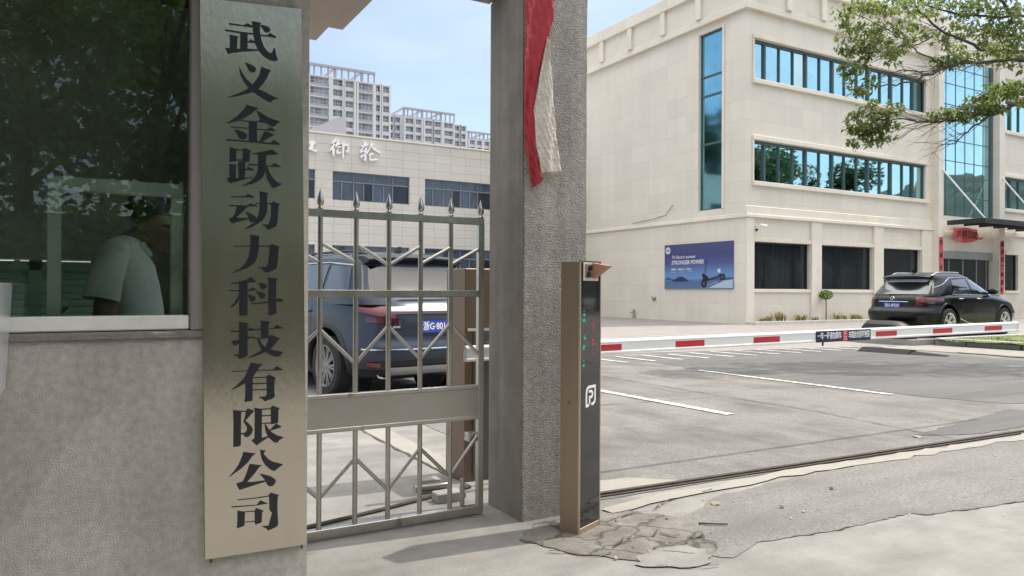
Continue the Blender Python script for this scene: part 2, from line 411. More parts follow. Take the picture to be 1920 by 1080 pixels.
def jag(pts, amp, step, seed):
    """polyline made ragged"""
    r = random.Random(seed); out = []
    for a, b in zip(pts[:-1], pts[1:]):
        a = Vector(a); b = Vector(b); n = max(1, int((b - a).length / step)); nrm = Vector((-(b - a).y, (b - a).x)).normalized()
        for i in range(n):
            out.append(a + (b - a) * (i / n) + (nrm * r.uniform(-amp, amp) if i else Vector((0, 0))))
    out.append(Vector(pts[-1]))
    return out
SIGN_CHARS = [[[(406.8,2170.8),(411.6,2170.2),(452.0,2171.0),(463.2,2179.9),(481.7,2173.4),(481.7,2170.1),(457.7,2168.8),(408.9,2165.8)],[(392.5,2146.3),(399.4,2147.1),(440.9,2147.4),(486.1,2150.1),(486.1,2146.8),(463.4,2144.3),(441.0,2143.0),(397.3,2142.6)],[(503.9,2148.4),(527.7,2151.1),(537.8,2160.7),(558.2,2150.5),(556.8,2147.7),(529.1,2148.1),(503.9,2145.5)],[(478.7,2189.6),(509.4,2188.8),(503.7,2180.4),(504.6,2154.5),(509.0,2131.5),(517.8,2110.6),(528.0,2097.4),(539.6,2091.8),(546.1,2098.9),(549.7,2111.5),(554.8,2110.1),(557.1,2091.7),(563.1,2074.6),(560.2,2070.4),(549.9,2068.0),(533.9,2070.7),(515.1,2080.4),(499.2,2097.1),(489.1,2119.2),(483.9,2147.9),(481.6,2177.1)],[(505.9,2181.5),(515.9,2182.6),(531.9,2179.5),(538.4,2172.5),(536.3,2165.3),(526.9,2161.4),(520.4,2163.3),(514.6,2172.7)],[(442.4,2145.0),(466.2,2145.5),(464.9,2141.6),(465.1,2090.0),(442.7,2083.4)],[(464.3,2119.4),(468.5,2120.8),(474.1,2128.4),(489.1,2122.4),(490.8,2119.2),(477.7,2118.4),(464.3,2116.4)],[(407.7,2131.6),(438.2,2130.3),(432.7,2125.7),(432.2,2086.1),(410.1,2076.6),(409.8,2127.6)],[(395.6,2086.1),(409.3,2088.1),(434.3,2089.6),(444.1,2091.0),(465.1,2094.8),(498.5,2098.2),(499.9,2095.5),(444.1,2082.2),(412.2,2072.6),(406.0,2066.5)]],[[(456.9,2047.5),(464.0,2047.8),(481.0,2042.4),(491.0,2036.5),(492.4,2029.3),(488.2,2020.5),(479.7,2018.2),(471.2,2020.9),(466.2,2029.8)],[(438.1,2032.8),(447.3,2016.6),(458.6,1999.2),(472.8,1985.0),(481.3,1978.8),(501.4,1966.1),(530.2,1955.9),(555.0,1945.8),(567.5,1944.4),(549.2,1936.7),(540.5,1926.6),(534.7,1926.6),(501.5,1943.1),(480.0,1954.2),(464.4,1970.5),(453.0,1985.1),(443.1,2004.2)],[(509.5,2042.3),(542.8,2034.7),(537.0,2030.1),(527.0,2004.7),(514.2,1983.5),(498.5,1964.9),(480.1,1952.0),(458.9,1943.3),(431.0,1932.2),(399.2,1923.5),(437.9,1944.1),(458.8,1956.5),(479.9,1977.1),(494.0,1996.9),(503.9,2016.2)]],[[(463.3,1909.2),(503.9,1902.6),(494.6,1897.7),(480.4,1882.6),(453.7,1862.4),(431.4,1850.2),(414.8,1843.9),(398.3,1839.1),(412.0,1849.4),(435.5,1869.8),(453.6,1892.5)],[(492.5,1895.2),(501.8,1891.9),(524.8,1879.1),(549.6,1870.1),(573.0,1866.8),(564.3,1859.8),(551.2,1845.5),(542.4,1846.8),(523.5,1855.1),(499.1,1856.0),(499.1,1858.9),(506.9,1867.3)],[(434.2,1856.1),(470.7,1856.6),(501.2,1858.1),(501.2,1855.2),(470.7,1852.3),(434.2,1853.2)],[(470.7,1854.8),(497.0,1856.4),(497.3,1788.3),(471.0,1787.8)],[(413.5,1831.4),(472.2,1833.2),(472.2,1830.4),(416.3,1827.8)],[(496.4,1833.7),(528.0,1834.4),(536.6,1842.4),(543.9,1842.5),(557.1,1833.5),(552.7,1831.5),(496.4,1830.1)],[(424.0,1822.3),(434.4,1822.8),(454.0,1817.6),(463.9,1811.3),(465.3,1804.1),(460.4,1795.5),(451.3,1792.6),(440.1,1795.5),(435.9,1806.8)],[(519.4,1827.0),(530.9,1826.8),(553.5,1818.8),(541.2,1812.2),(525.3,1800.1),(512.4,1790.6),(503.8,1789.7),(513.7,1810.8)],[(400.0,1788.4),(471.0,1790.3),(497.3,1791.5),(539.8,1790.4),(551.4,1801.3),(573.5,1789.3),(572.0,1786.6),(516.7,1785.5),(471.1,1786.4),(402.8,1784.0)]],[[(409.8,1763.9),(438.9,1758.1),(431.3,1753.6),(431.5,1718.5),(410.7,1715.2),(411.2,1759.0)],[(430.6,1758.5),(452.2,1759.6),(452.2,1756.1),(430.6,1754.0)],[(450.1,1759.1),(458.5,1765.9),(479.7,1756.9),(474.8,1753.5),(474.2,1720.9),(451.7,1718.9),(452.2,1755.7)],[(430.7,1724.6),(452.4,1726.6),(452.4,1722.8),(430.8,1720.8)],[(437.7,1718.4),(460.1,1720.4),(459.0,1665.1),(439.5,1660.6)],[(458.2,1694.5),(463.1,1695.6),(470.1,1704.3),(488.6,1695.6),(488.6,1692.6),(471.6,1693.5),(458.2,1691.8)],[(408.0,1707.7),(432.9,1707.7),(430.2,1702.3),(430.4,1659.9),(411.1,1654.0),(410.8,1703.6)],[(402.7,1662.1),(431.1,1663.6),(457.6,1665.7),(485.9,1672.4),(485.2,1669.8),(457.6,1661.8),(413.2,1644.7),(406.2,1652.2)],[(476.9,1748.8),(501.1,1754.5),(525.5,1762.1),(545.8,1769.3),(567.0,1754.1),(550.2,1751.5),(527.0,1747.8),(501.1,1749.0),(479.8,1747.0)],[(468.6,1713.1),(502.7,1714.6),(502.8,1711.3),(471.5,1709.3)],[(524.3,1712.8),(543.1,1714.4),(553.3,1724.3),(574.6,1713.4),(572.4,1711.4),(540.3,1711.3),(524.3,1709.9)],[(501.1,1750.8),(527.0,1753.3),(525.8,1713.6),(523.7,1692.6),(517.3,1674.2),(503.0,1659.7),(483.1,1648.5),(445.2,1637.6),(469.0,1651.2),(488.7,1668.9),(498.6,1687.5),(501.3,1708.5)],[(525.0,1712.1),(531.6,1709.7),(537.5,1690.8),(549.2,1672.3),(563.9,1659.9),(580.1,1654.3),(568.4,1648.2),(555.2,1639.7),(546.5,1641.3),(537.7,1654.9),(530.3,1673.7),(525.9,1695.8)]],[[(414.8,1602.1),(460.8,1605.9),(467.8,1614.2),(489.1,1606.1),(487.7,1602.3),(463.6,1602.6),(415.5,1598.7)],[(408.1,1573.7),(466.6,1575.1),(475.0,1583.7),(497.8,1577.0),(497.8,1573.7),(469.4,1572.8),(413.6,1569.4)],[(434.4,1572.4),(469.4,1573.1),(452.6,1553.0),(431.8,1533.5),(469.6,1533.6),(470.4,1529.3),(441.6,1521.6),(419.4,1513.1),(408.3,1528.6),(420.7,1533.6),(428.9,1547.2)],[(458.9,1554.8),(472.4,1551.9),(489.4,1543.2),(498.0,1533.3),(496.7,1522.8),(478.2,1520.4),(472.5,1529.0),(468.2,1542.0)],[(506.1,1625.8),(535.7,1620.4),(530.6,1614.1),(531.6,1564.9),(526.7,1545.2),(516.7,1528.3),(498.1,1514.0),(481.1,1504.3),(455.8,1494.3),(475.4,1510.0),(492.4,1522.6),(502.3,1543.9),(506.4,1566.4),(507.6,1611.0)],[(493.5,1585.5),(509.2,1587.3),(509.2,1583.3),(493.5,1582.4)],[(530.1,1587.5),(542.4,1587.6),(551.1,1594.5),(574.6,1584.7),(568.7,1582.1),(567.4,1554.9),(565.4,1524.8),(560.3,1509.5),(535.6,1498.6),(531.3,1499.2),(525.4,1509.4),(512.5,1514.0),(535.5,1515.8),(542.7,1538.6),(543.9,1583.5),(530.1,1584.2)]],[[(475.6,1479.0),(508.4,1475.9),(504.8,1472.8),(505.0,1431.2),(500.2,1404.4),(491.7,1384.9),(470.5,1369.7),(445.3,1359.0),(417.6,1349.0),(445.3,1366.3),(462.0,1382.8),(473.1,1408.1),(477.2,1437.7),(477.8,1470.2)],[(422.6,1440.6),(477.9,1443.2),(477.9,1439.7),(425.4,1437.9)],[(504.2,1444.1),(538.8,1444.2),(546.1,1451.2),(573.9,1441.7),(568.8,1437.7),(568.2,1410.7),(564.0,1373.0),(556.8,1363.9),(536.4,1355.3),(524.9,1354.4),(519.1,1360.2),(511.8,1367.5),(496.1,1370.9),(527.6,1372.3),(534.8,1382.9),(539.0,1417.3),(539.6,1440.5),(504.3,1440.1)]],[[(416.4,1317.6),(442.7,1322.3),(469.3,1331.4),(479.2,1338.1),(489.2,1331.6),(497.8,1322.1),(470.8,1319.6),(442.7,1316.9),(417.8,1315.2)],[(411.0,1294.0),(443.6,1294.7),(443.6,1291.2),(412.4,1291.4)],[(468.8,1293.8),(478.0,1299.0),(486.5,1303.5),(499.3,1295.4),(496.5,1293.6),(468.9,1291.3)],[(442.7,1323.0),(469.4,1323.3),(470.0,1212.0),(444.7,1210.2)],[(443.7,1279.0),(443.7,1263.7),(430.6,1244.7),(418.2,1236.7),(416.8,1238.2),(429.2,1252.0)],[(470.3,1281.3),(490.9,1273.9),(496.6,1269.5),(492.4,1259.1),(482.5,1256.9),(476.8,1260.6)],[(503.5,1319.2),(522.2,1317.1),(530.9,1312.7),(531.6,1303.7),(522.3,1297.7),(512.2,1298.4),(507.8,1311.0)],[(498.7,1291.7),(510.8,1288.8),(523.8,1284.3),(526.7,1275.4),(522.5,1267.9),(512.4,1266.5),(506.6,1272.4)],[(479.7,1250.6),(538.4,1256.4),(538.4,1252.5),(496.7,1249.2),(482.5,1247.9)],[(560.3,1257.4),(566.1,1265.6),(573.4,1268.6),(586.7,1259.6),(585.3,1256.7),(560.3,1255.6)],[(532.9,1338.1),(567.2,1334.0),(562.1,1327.9),(561.7,1257.4),(564.2,1216.8),(538.7,1209.7),(537.3,1323.2)]],[[(442.1,1190.4),(475.8,1183.9),(470.2,1181.1),(470.7,1078.0),(458.1,1071.1),(444.1,1068.0),(437.1,1077.8),(423.2,1083.5),(444.0,1083.4),(444.9,1181.6)],[(417.2,1160.5),(445.7,1160.6),(445.7,1157.1),(418.6,1157.7)],[(469.6,1163.4),(478.7,1169.9),(491.5,1164.7),(515.1,1164.9),(515.1,1161.4),(485.9,1159.8),(469.6,1160.2)],[(537.5,1165.2),(553.5,1166.0),(565.1,1177.8),(586.5,1166.1),(553.5,1163.9),(537.5,1163.1)],[(418.8,1126.7),(431.3,1127.8),(445.2,1131.7),(445.2,1119.3),(428.6,1111.8)],[(469.7,1137.7),(486.0,1141.2),(488.8,1139.8),(469.7,1131.5)],[(511.4,1192.9),(543.9,1188.7),(537.4,1181.3),(538.4,1135.7),(514.6,1135.7),(514.3,1181.7)],[(486.0,1139.0),(503.1,1135.5),(538.4,1136.5),(546.3,1143.0),(553.6,1142.8),(574.9,1131.7),(566.9,1123.7),(553.8,1104.6),(537.9,1093.2),(520.6,1084.9),(497.7,1075.4),(468.0,1067.8),(486.3,1077.3),(509.1,1089.8),(527.7,1102.5),(536.3,1117.1),(539.1,1133.2),(508.8,1132.3),(486.0,1134.7)],[(501.7,1133.8),(508.8,1129.9),(513.2,1119.4),(526.2,1104.1),(551.0,1093.5),(586.2,1085.4),(580.4,1078.1),(573.0,1070.1),(552.5,1073.2),(527.8,1086.1),(513.3,1100.0),(506.1,1116.6)]],[[(482.2,1053.1),(519.4,1047.0),(507.9,1036.4),(495.2,1016.3),(486.7,1003.4),(467.0,988.3),(443.2,976.5),(419.0,965.6),(444.6,988.2),(461.3,1004.8),(472.4,1027.8)],[(419.3,1027.8),(473.8,1028.8),(473.8,1026.0),(424.9,1025.8)],[(500.1,1029.4),(554.2,1027.3),(565.9,1038.1),(588.8,1024.3),(554.3,1024.2),(500.1,1026.4)],[(464.2,992.9),(488.1,1004.8),(487.1,926.6),(461.7,924.7),(464.4,945.8)],[(485.3,1004.6),(534.0,1004.4),(534.0,1001.3),(485.3,1001.5)],[(486.1,985.3),(534.1,983.5),(534.2,980.4),(486.1,981.8)],[(486.9,964.6),(534.3,963.6),(534.3,960.6),(487.0,961.8)],[(532.6,1003.9),(539.8,1011.0),(563.9,999.2),(558.8,993.5),(557.5,969.6),(559.1,935.0),(550.4,928.9),(524.4,922.5),(520.0,930.2),(505.6,938.6),(528.6,937.8),(533.6,944.2)]],[[(426.3,901.7),(459.1,894.0),(451.4,891.0),(451.3,783.9),(445.7,779.3),(427.6,779.0),(427.9,851.9)],[(450.7,896.4),(466.1,895.0),(473.1,902.5),(494.4,892.8),(487.4,886.7),(464.9,862.7),(476.2,852.2),(487.6,837.9),(489.1,828.9),(484.9,817.5),(476.5,809.4),(468.0,807.3),(462.4,810.7),(459.5,817.3),(450.4,818.9),(450.4,822.4),(463.7,822.4),(469.3,827.7),(470.6,839.4),(459.3,859.5),(464.8,878.1),(466.1,892.0),(450.7,892.9)],[(493.0,903.3),(520.2,896.8),(518.0,894.7),(517.9,799.6),(539.5,803.9),(539.5,800.8),(519.3,789.0),(500.8,776.8),(485.8,793.8),(494.9,801.8),(495.2,890.5)],[(517.3,898.0),(544.8,897.7),(553.5,905.5),(577.7,894.7),(571.8,892.1),(571.3,847.1),(548.0,843.1),(547.0,894.4),(517.3,894.7)],[(516.7,875.8),(547.8,874.5),(547.8,871.8),(516.7,872.5)],[(516.9,849.7),(549.4,849.2),(549.4,846.2),(516.9,847.2)],[(565.5,844.6),(583.2,831.8),(565.6,826.5),(543.7,822.5),(555.3,834.2)],[(527.7,848.5),(533.5,839.8),(540.8,827.3),(551.0,815.9),(568.6,803.8),(590.0,796.0),(577.5,789.4),(567.3,779.1),(557.1,782.4),(541.0,798.9),(532.2,816.1),(528.5,834.3)]],[[(459.8,759.6),(498.1,750.4),(488.2,743.3),(474.1,724.2),(454.5,707.3),(433.7,693.6),(413.7,680.7),(432.2,701.1),(444.7,718.7),(454.3,741.1)],[(513.0,761.4),(531.8,755.8),(525.3,751.2),(525.3,745.3),(539.9,727.3),(554.5,716.7),(588.3,704.0),(572.2,693.8),(559.1,684.8),(547.4,690.6),(529.9,707.6),(519.7,726.6),(515.3,743.4)],[(479.8,717.7),(519.1,708.0),(509.8,703.9),(497.0,686.1),(471.6,659.0),(488.6,656.4),(530.2,656.6),(531.6,653.0),(505.8,648.0),(471.7,640.5),(447.2,635.6),(437.3,657.4),(459.0,662.7),(468.7,683.6)],[(511.3,681.5),(528.6,676.4),(548.9,668.0),(563.6,655.8),(563.7,645.3),(555.0,635.9),(543.3,635.1),(536.0,642.7),(528.7,658.6)]],[[(441.1,605.6),(488.9,603.5),(539.1,604.3),(549.3,613.4),(575.6,601.7),(571.3,596.3),(570.0,566.4),(573.3,502.9),(566.0,495.0),(539.8,487.1),(534.0,495.5),(516.6,505.6),(541.1,504.0),(545.4,519.1),(552.5,544.9),(543.8,556.6),(542.8,601.3),(489.0,600.4),(442.5,602.7)],[(420.4,585.2),(503.3,579.3),(514.7,592.7),(539.3,578.2),(503.3,576.9),(424.6,581.0)],[(441.3,568.4),(466.6,561.1),(465.2,548.8),(464.0,515.2),(440.2,510.0),(441.5,540.6)],[(463.7,562.5),(497.7,559.8),(497.7,557.0),(463.7,559.7)],[(463.9,528.0),(497.9,526.8),(497.9,524.1),(463.9,525.5)],[(496.3,560.5),(501.2,568.7),(525.0,556.4),(519.9,551.1),(519.4,518.5),(499.4,513.4),(496.5,519.0)]]]
WALL_CHARS = [[[(7.99,7.84),(8.09,7.83),(8.21,7.71),(8.07,7.69),(7.99,7.74)],[(7.94,7.56),(8.05,7.55),(8.11,7.45),(8.01,7.43)],[(7.99,7.25),(8.16,7.46),(8.18,7.43),(8.09,7.24),(8.03,7.18)],[(8.2,7.6),(8.54,7.66),(8.59,7.57),(8.5,7.49),(8.37,7.47),(8.28,7.53)],[(8.37,7.48),(8.5,7.5),(8.46,7.31),(8.26,7.25)],[(8.11,7.3),(8.28,7.33),(8.69,7.24),(8.59,7.18),(8.35,7.25),(8.14,7.21)]],[[(9.37,7.8),(9.45,7.88),(9.52,7.75),(9.32,7.6),(9.26,7.63)],[(9.37,7.62),(9.45,7.61),(9.35,7.43),(9.19,7.25),(9.17,7.3),(9.26,7.44)],[(9.28,7.42),(9.39,7.47),(9.41,7.22),(9.38,7.04),(9.33,7.12)],[(9.56,7.82),(9.63,7.85),(9.59,7.6),(9.46,7.44),(9.43,7.54)],[(9.45,7.59),(9.72,7.7),(9.72,7.65),(9.46,7.51)],[(9.52,7.49),(9.7,7.55),(9.7,7.49),(9.52,7.43)],[(9.5,7.38),(9.57,7.4),(9.57,7.25),(9.71,7.31),(9.7,7.24),(9.55,7.16),(9.48,7.22)],[(9.74,7.77),(9.85,7.72),(9.84,7.48),(9.79,6.95),(9.75,7.03)],[(9.84,7.63),(10.01,7.69),(10.05,7.61),(10.04,7.34),(9.95,7.27),(9.88,7.37),(9.97,7.4),(9.97,7.59),(9.84,7.54)]],[[(10.74,7.88),(10.82,7.84),(10.92,7.72),(10.74,7.61),(10.6,7.37),(10.53,7.32),(10.56,7.41),(10.72,7.72)],[(10.58,7.66),(10.67,7.65),(10.9,7.74),(10.9,7.69),(10.6,7.6)],[(10.56,7.39),(10.81,7.5),(10.83,7.45),(10.58,7.32)],[(10.78,7.59),(10.85,7.58),(10.83,7.0),(10.74,7.01)],[(10.56,7.19),(10.88,7.4),(10.9,7.36),(10.63,7.11),(10.77,7.01),(10.58,7.13)],[(11.06,7.82),(11.18,7.79),(11.06,7.6),(10.88,7.33),(10.83,7.35),(10.99,7.61)],[(11.06,7.66),(11.18,7.63),(11.53,7.44),(11.41,7.41),(11.13,7.54)],[(11.13,7.4),(11.18,7.34),(10.95,7.23),(10.93,7.27)],[(10.99,7.37),(11.04,7.35),(11.04,7.1),(11.32,7.15),(11.36,7.09),(11.07,7.01),(10.98,7.05)]]]
# ------------------------------------------------------------------ ground, road, pavements
M_ground = mat('concrete ground', (0.258, 0.247, 0.229), 0.85, 0, 0.18, 3.0, bump=0.5, bs=55, stain=(0.185, 0.173, 0.156), sscale=1.3, slo=0.47, shi=0.78, detail=12, streak=0.28, stsq=(1.2, 3.5, 1))
M_road = mat('gritty asphalt', (0.232, 0.219, 0.202), 0.9, 0, 0.42, 70, bump=1.0, bs=110, stain=(0.135, 0.128, 0.12), sscale=1.1, slo=0.45, shi=0.70, detail=10, streak=0.26, stsq=(2.2, 0.35, 1))
M_street = mat('street asphalt', (0.218, 0.207, 0.192), 0.9, 0, 0.38, 60, bump=0.9, bs=110, stain=(0.160, 0.152, 0.140), sscale=1.1, slo=0.45, shi=0.75, detail=10, streak=0.22, stsq=(0.6, 3.0, 1))
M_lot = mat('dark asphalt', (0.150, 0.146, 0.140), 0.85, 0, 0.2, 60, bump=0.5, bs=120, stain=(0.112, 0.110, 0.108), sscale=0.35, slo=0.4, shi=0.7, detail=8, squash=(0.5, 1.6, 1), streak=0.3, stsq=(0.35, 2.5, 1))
M_plaza = mat('plaza paving', (0.285, 0.262, 0.245), 0.85, 0, 0.12, 1.2, bump=0.2, bs=40, stain=(0.245, 0.218, 0.20), sscale=0.25)
M_pale = mat('pale mortar', (0.315, 0.295, 0.262), 0.9, 0, 0.14, 3.0, bump=0.5, bs=60, stain=(0.25, 0.23, 0.20), sscale=3, slo=0.5, shi=0.75)
M_broken = mat('broken concrete', (0.205, 0.188, 0.165), 0.95, 0, 0.3, 9, bump=0.8, bs=60, stain=(0.135, 0.124, 0.108), sscale=4, slo=0.42, shi=0.68, cells=5.0)
M_paint = mat('worn white paint', (0.60, 0.59, 0.56), 0.75, 0, 0.08, 8, stain=(0.25, 0.235, 0.215), sscale=9, slo=0.44, shi=0.64, detail=10)
M_crack = mat('crack dirt', (0.085, 0.075, 0.065), 1.0, 0, 0.3, 20)
M_kerb = mat('kerb stone', (0.55, 0.53, 0.50), 0.85, 0, 0.15, 6, bump=0.5, bs=80, stain=(0.36, 0.345, 0.32), sscale=1.5)
M_grass = mat('lawn grass', (0.15, 0.19, 0.055), 0.9, 0, 0.35, 5, stain=(0.20, 0.15, 0.09), sscale=0.7, slo=0.55, shi=0.7)
M_soil = mat('dry soil', (0.22, 0.16, 0.11), 1, 0, 0.3, 6)

def sheet(name, pts, z, m):
    b = MB()
    b.add([(p[0], p[1], z) for p in pts], [tuple(range(len(pts)))])
    return tag(b.build(name, m, tri=True), kind='structure')

def ribbon(name, pts, w, z, m, seed=1, jit=0.3, gaps=0):
    """thin strip of varying width along a polyline"""
    r = random.Random(seed); b = MB(); rows = []
    pts = [Vector((p[0], p[1])) for p in pts]
    for i, p in enumerate(pts):
        t = (pts[min(i + 1, len(pts) - 1)] - pts[max(i - 1, 0)]).normalized()
        n = Vector((-t.y, t.x)); ww = w * 0.5 * (1 + r.uniform(-jit, jit))
        rows.append([(p + n * ww).to_3d() + Vector((0, 0, z)), (p - n * ww).to_3d() + Vector((0, 0, z))])
    if gaps:
        i = 0
        while i < len(rows) - 2:
            n = r.randint(2, 7)
            if r.random() > gaps: b.grid(rows[i:i + n + 1])
            i += n
    else: b.grid(rows)
    return tag(b.build(name, m), kind='structure')

g = MB(); g.add([(-1500, -1500, 0), (1500, -1500, 0), (1500, 1500, 0), (-1500, 1500, 0)], [(0, 1, 2, 3)])
tag(g.build('ground', M_ground), kind='structure')
# gritty approach road behind the gate track, dark lot to its right, paved plaza before the office
sheet('road', jag([(2.75, 3.72), (12.6, 3.52)], 0.012, 0.2, 3) + [Vector(p) for p in ((12.6, 3.4), (20, 3.3), (17.4, 9.7), (16.9, 10.6), (8.5, 12.3), (3.0, 12.3))], 0.004, M_road)
sheet('parking_lot', jag([(8.95, 11.4), (8.75, 9.0), (8.8, 6.4), (9.3, 4.6), (10.5, 3.95), (16.0, 3.7)], 0.10, 0.3, 5) + [Vector(p) for p in ((15.3, 7.0), (15.7, 10.3), (12.4, 11.6))], 0.008, M_lot)
sheet('plaza', [Vector(p) for p in ((2.9, 12.3), (8.5, 12.3), (17.1, 10.75), (17.3, 14.5), (40, 14.5), (40, 20.3), (23.0, 20.3), (23.0, 34), (2.9, 34))], 0.006, M_plaza)
# street asphalt in front of the track with its ragged near edge
near = jag(jag([(2.50, 2.83), (2.74, 2.60), (3.02, 2.70), (3.55, 2.62), (4.2, 2.62), (4.25, 2.55), (5.1, 2.42), (6.5, 2.3), (12, 1.7)], 0.035, 0.30, 9), 0.010, 0.035, 19)
sheet('street', near + [Vector((12, 3.3))] + jag([(12, 3.38), (6.5, 3.50), (5.2, 3.52), (4.0, 3.50), (3.45, 3.42), (3.0, 3.22), (2.78, 3.12)], 0.02, 0.1, 4), 0.004, M_street)
ribbon('street_edge_crack', near, 0.0045, 0.0085, M_crack, 5, 0.95, 0.72)
ribbon('mortar_strip', jag([(2.66, 3.50), (3.3, 3.58), (4.4, 3.60), (7.0, 3.50), (12, 3.36)], 0.03, 0.16, 12), 0.12, 0.0085, M_pale, 3, 0.35)
sheet('mortar_patch', jag([(2.72, 3.80), (3.35, 3.78), (3.52, 3.84), (3.25, 4.06), (2.72, 4.12), (2.72, 3.80)], 0.02, 0.1, 6), 0.009, M_pale)
ribbon('mortar_crack', jag([(2.66, 3.36), (2.95, 3.40), (3.15, 3.50), (3.6, 3.55)], 0.015, 0.05, 2), 0.008, 0.0125, M_crack, 6, 0.9, 0.35)
# broken-up concrete round the foot of the barrier post
sheet('broken_patch', jag([(1.97, 3.34), (2.02, 3.18), (2.12, 2.98), (2.30, 2.80), (2.55, 2.66), (2.76, 2.72), (2.92, 2.98), (2.95, 3.22), (2.78, 3.46), (2.45, 3.52), (2.15, 3.50), (1.97, 3.34)], 0.03, 0.05, 21), 0.005, M_broken)
sheet('mortar_skim', jag([(2.26, 2.76), (2.42, 2.62), (2.60, 2.60), (2.70, 2.74), (2.62, 2.86), (2.44, 2.88), (2.26, 2.76)], 0.022, 0.04, 31), 0.0075, M_ground)
rc = random.Random(77)
for i in range(16):                                       # loose crumbs of broken concrete
    a = rc.uniform(0, 6.28); d = rc.uniform(0.1, 0.5) ** 0.9; x = 2.46 + d * math.cos(a) * 0.95; y = 3.06 + d * math.sin(a) * 0.75; r_ = rc.uniform(0.004, 0.014)
    if 2.18 < x < 2.52 and 3.2 < y < 3.5: continue
    cbm = MB(); n = rc.randint(4, 6); ring = [(x + r_ * rc.uniform(.6, 1.2) * math.cos(6.283 * k / n), y + r_ * rc.uniform(.6, 1.2) * math.sin(6.283 * k / n)) for k in range(n)]; hh = r_ * rc.uniform(.3, .7)
    cbm.add([(p[0], p[1], 0.004) for p in ring] + [(x + (p[0] - x) * .7 + rc.uniform(-.002, .002), y + (p[1] - y) * .7, 0.005 + hh * rc.uniform(.7, 1.2)) for p in ring], [tuple(range(n, 2 * n))] + [(k, (k + 1) % n, n + (k + 1) % n, n + k) for k in range(n)])
    tag(cbm.build('concrete_crumb', M_broken), 'loose crumb of broken concrete round the foot of the barrier post', 'rubble', 'concrete crumbs round the barrier post')
for i, (pts, w) in enumerate([([(2.0, 3.1), (2.2, 2.92), (2.42, 2.88), (2.62, 2.86), (2.86, 2.92)], 0.014), ([(2.30, 2.98), (2.45, 3.08), (2.6, 3.02), (2.75, 3.12)], 0.018),
                              ([(2.52, 3.18), (2.66, 3.10), (2.7, 2.95)], 0.016), ([(2.18, 3.20), (2.32, 3.06), (2.36, 2.93)], 0.012), ([(2.25, 2.75), (2.42, 2.62), (2.6, 2.55)], 0.009), ([(2.76, 2.84), (2.68, 2.66), (2.62, 2.60)], 0.008)]):
    ribbon('ground_crack', jag(pts, 0.02, 0.05, 40 + i), w * 0.5, 0.0135, M_crack, i, 0.9, 0.3)
for i, pts in enumerate([[(6.75, 9.6), (6.80, 7.2), (6.84, 5.38), (6.65, 3.72)], [(3.0, 6.9), (5.2, 6.75), (6.8, 6.6)]]):
    ribbon('slab_joint', jag(pts, 0.012, 0.12, 60 + i), 0.013, 0.0125, M_crack, i, 0.6)
# yard inside the gate: pale flush kerb strip with its dirty edge
ribbon('yard_strip', jag([(2.33, 8.2), (2.335, 6.7), (2.32, 4.4)], 0.006, 0.3, 7), 0.2, 0.004, M_pale, 4, 0.1)
ribbon('yard_joint', jag([(2.22, 8.0), (2.215, 6.3), (2.21, 4.4)], 0.012, 0.1, 8), 0.02, 0.006, M_crack, 8, 0.7)
sheet('dark_patch', jag([(6.5, 4.02), (7.2, 4.12), (8.9, 4.4), (8.9, 3.72), (7.0, 3.79), (6.5, 4.02)], 0.03, 0.12, 51), 0.0085, M_lot)  # ragged sheet in the dark asphalt colour
# painted lines
lm = MB()
def stripe(x0, y0, x1, y1, w, z=0.0125):
    a, b = Vector((x0, y0)), Vector((x1, y1)); t = (b - a).normalized(); n = Vector((-t.y, t.x)) * w / 2
    lm.add([(p.x, p.y, z) for p in (a + n, a - n, b - n, b + n)], [(0, 1, 2, 3)])
stripe(5.72, 8.6, 5.86, 5.60, 0.13)
stripe(5.66, 7.78, 4.2, 7.84, 0.16, 0.0128)
stripe(8.66, 9.0, 8.80, 5.72, 0.12)
for k in range(13):
    stripe(8.35 + 0.645 * k, 11.55 + 0.04 * (k % 3), 8.42 + 0.66 * k, 10.50, 0.115)
for k in range(3):
    stripe(14.0 + 2.6 * k, 17.5, 14.35 + 2.6 * k, 15.3, 0.12)
tag(lm.build('road_markings', M_paint), kind='structure')
# steel gate track let into the ground
tk = MB()
tk.bar((2.72, 3.805, 0.006), (12.6, 3.44, 0.006), 0.035, 0.03)
tk.bar((2.72, 3.765, 0.003), (12.6, 3.40, 0.003), 0.02, 0.02)
tag(tk.build('gate_track', mat('rusty rail', (0.075, 0.06, 0.05), 0.7, 0.4, 0.3, 15)), 'dark rusty steel track of the sliding gate, let into the road', 'gate track')
# raised lawn and pad with kerbs
pd = MB(); pd.box(17.15, 40, 10.62, 14.4, -0.2, 0.145)
tag(pd.build('parking_pad', M_plaza), kind='structure')
lw = MB(); rows = []
rl = random.Random(4)
for i in range(29):
    rows.append([(18.05 + 0.12 * math.sin(j * 1.1) * 0 + (26 - 18.05) * j / 24 - 0.28 * (i - 14) / 14 * (1 - j / 24), 2.2 + 8.35 * i / 28, 0.12 + rl.uniform(0, 0.05)) for j in range(25)])
lw.grid(rows)
tag(lw.build('lawn', M_grass, smooth=60), kind='structure')
gb = MB(); rg = random.Random(12)
for i in range(9000):
    j = rg.random(); y = rg.uniform(2.3, 10.5)
    x = 18.05 + 0.28 * (1 - (y - 2.2) / 4.42) * (1 - j) + 6 * j * j
    if rg.random() < 0.35 and 7.2 < y < 8.6 and x > 19: continue
    h = rg.uniform(0.0, 0.045); a = rg.uniform(0, 6.28); l = rg.uniform(-0.04, 0.04)
    dx, dy = math.cos(a) * 0.012, math.sin(a) * 0.012
    gb.add([(x - dx, y - dy, 0.12), (x + dx, y + dy, 0.12), (x + l, y + l * 0.6, 0.14 + h)], [(0, 1, 2)])
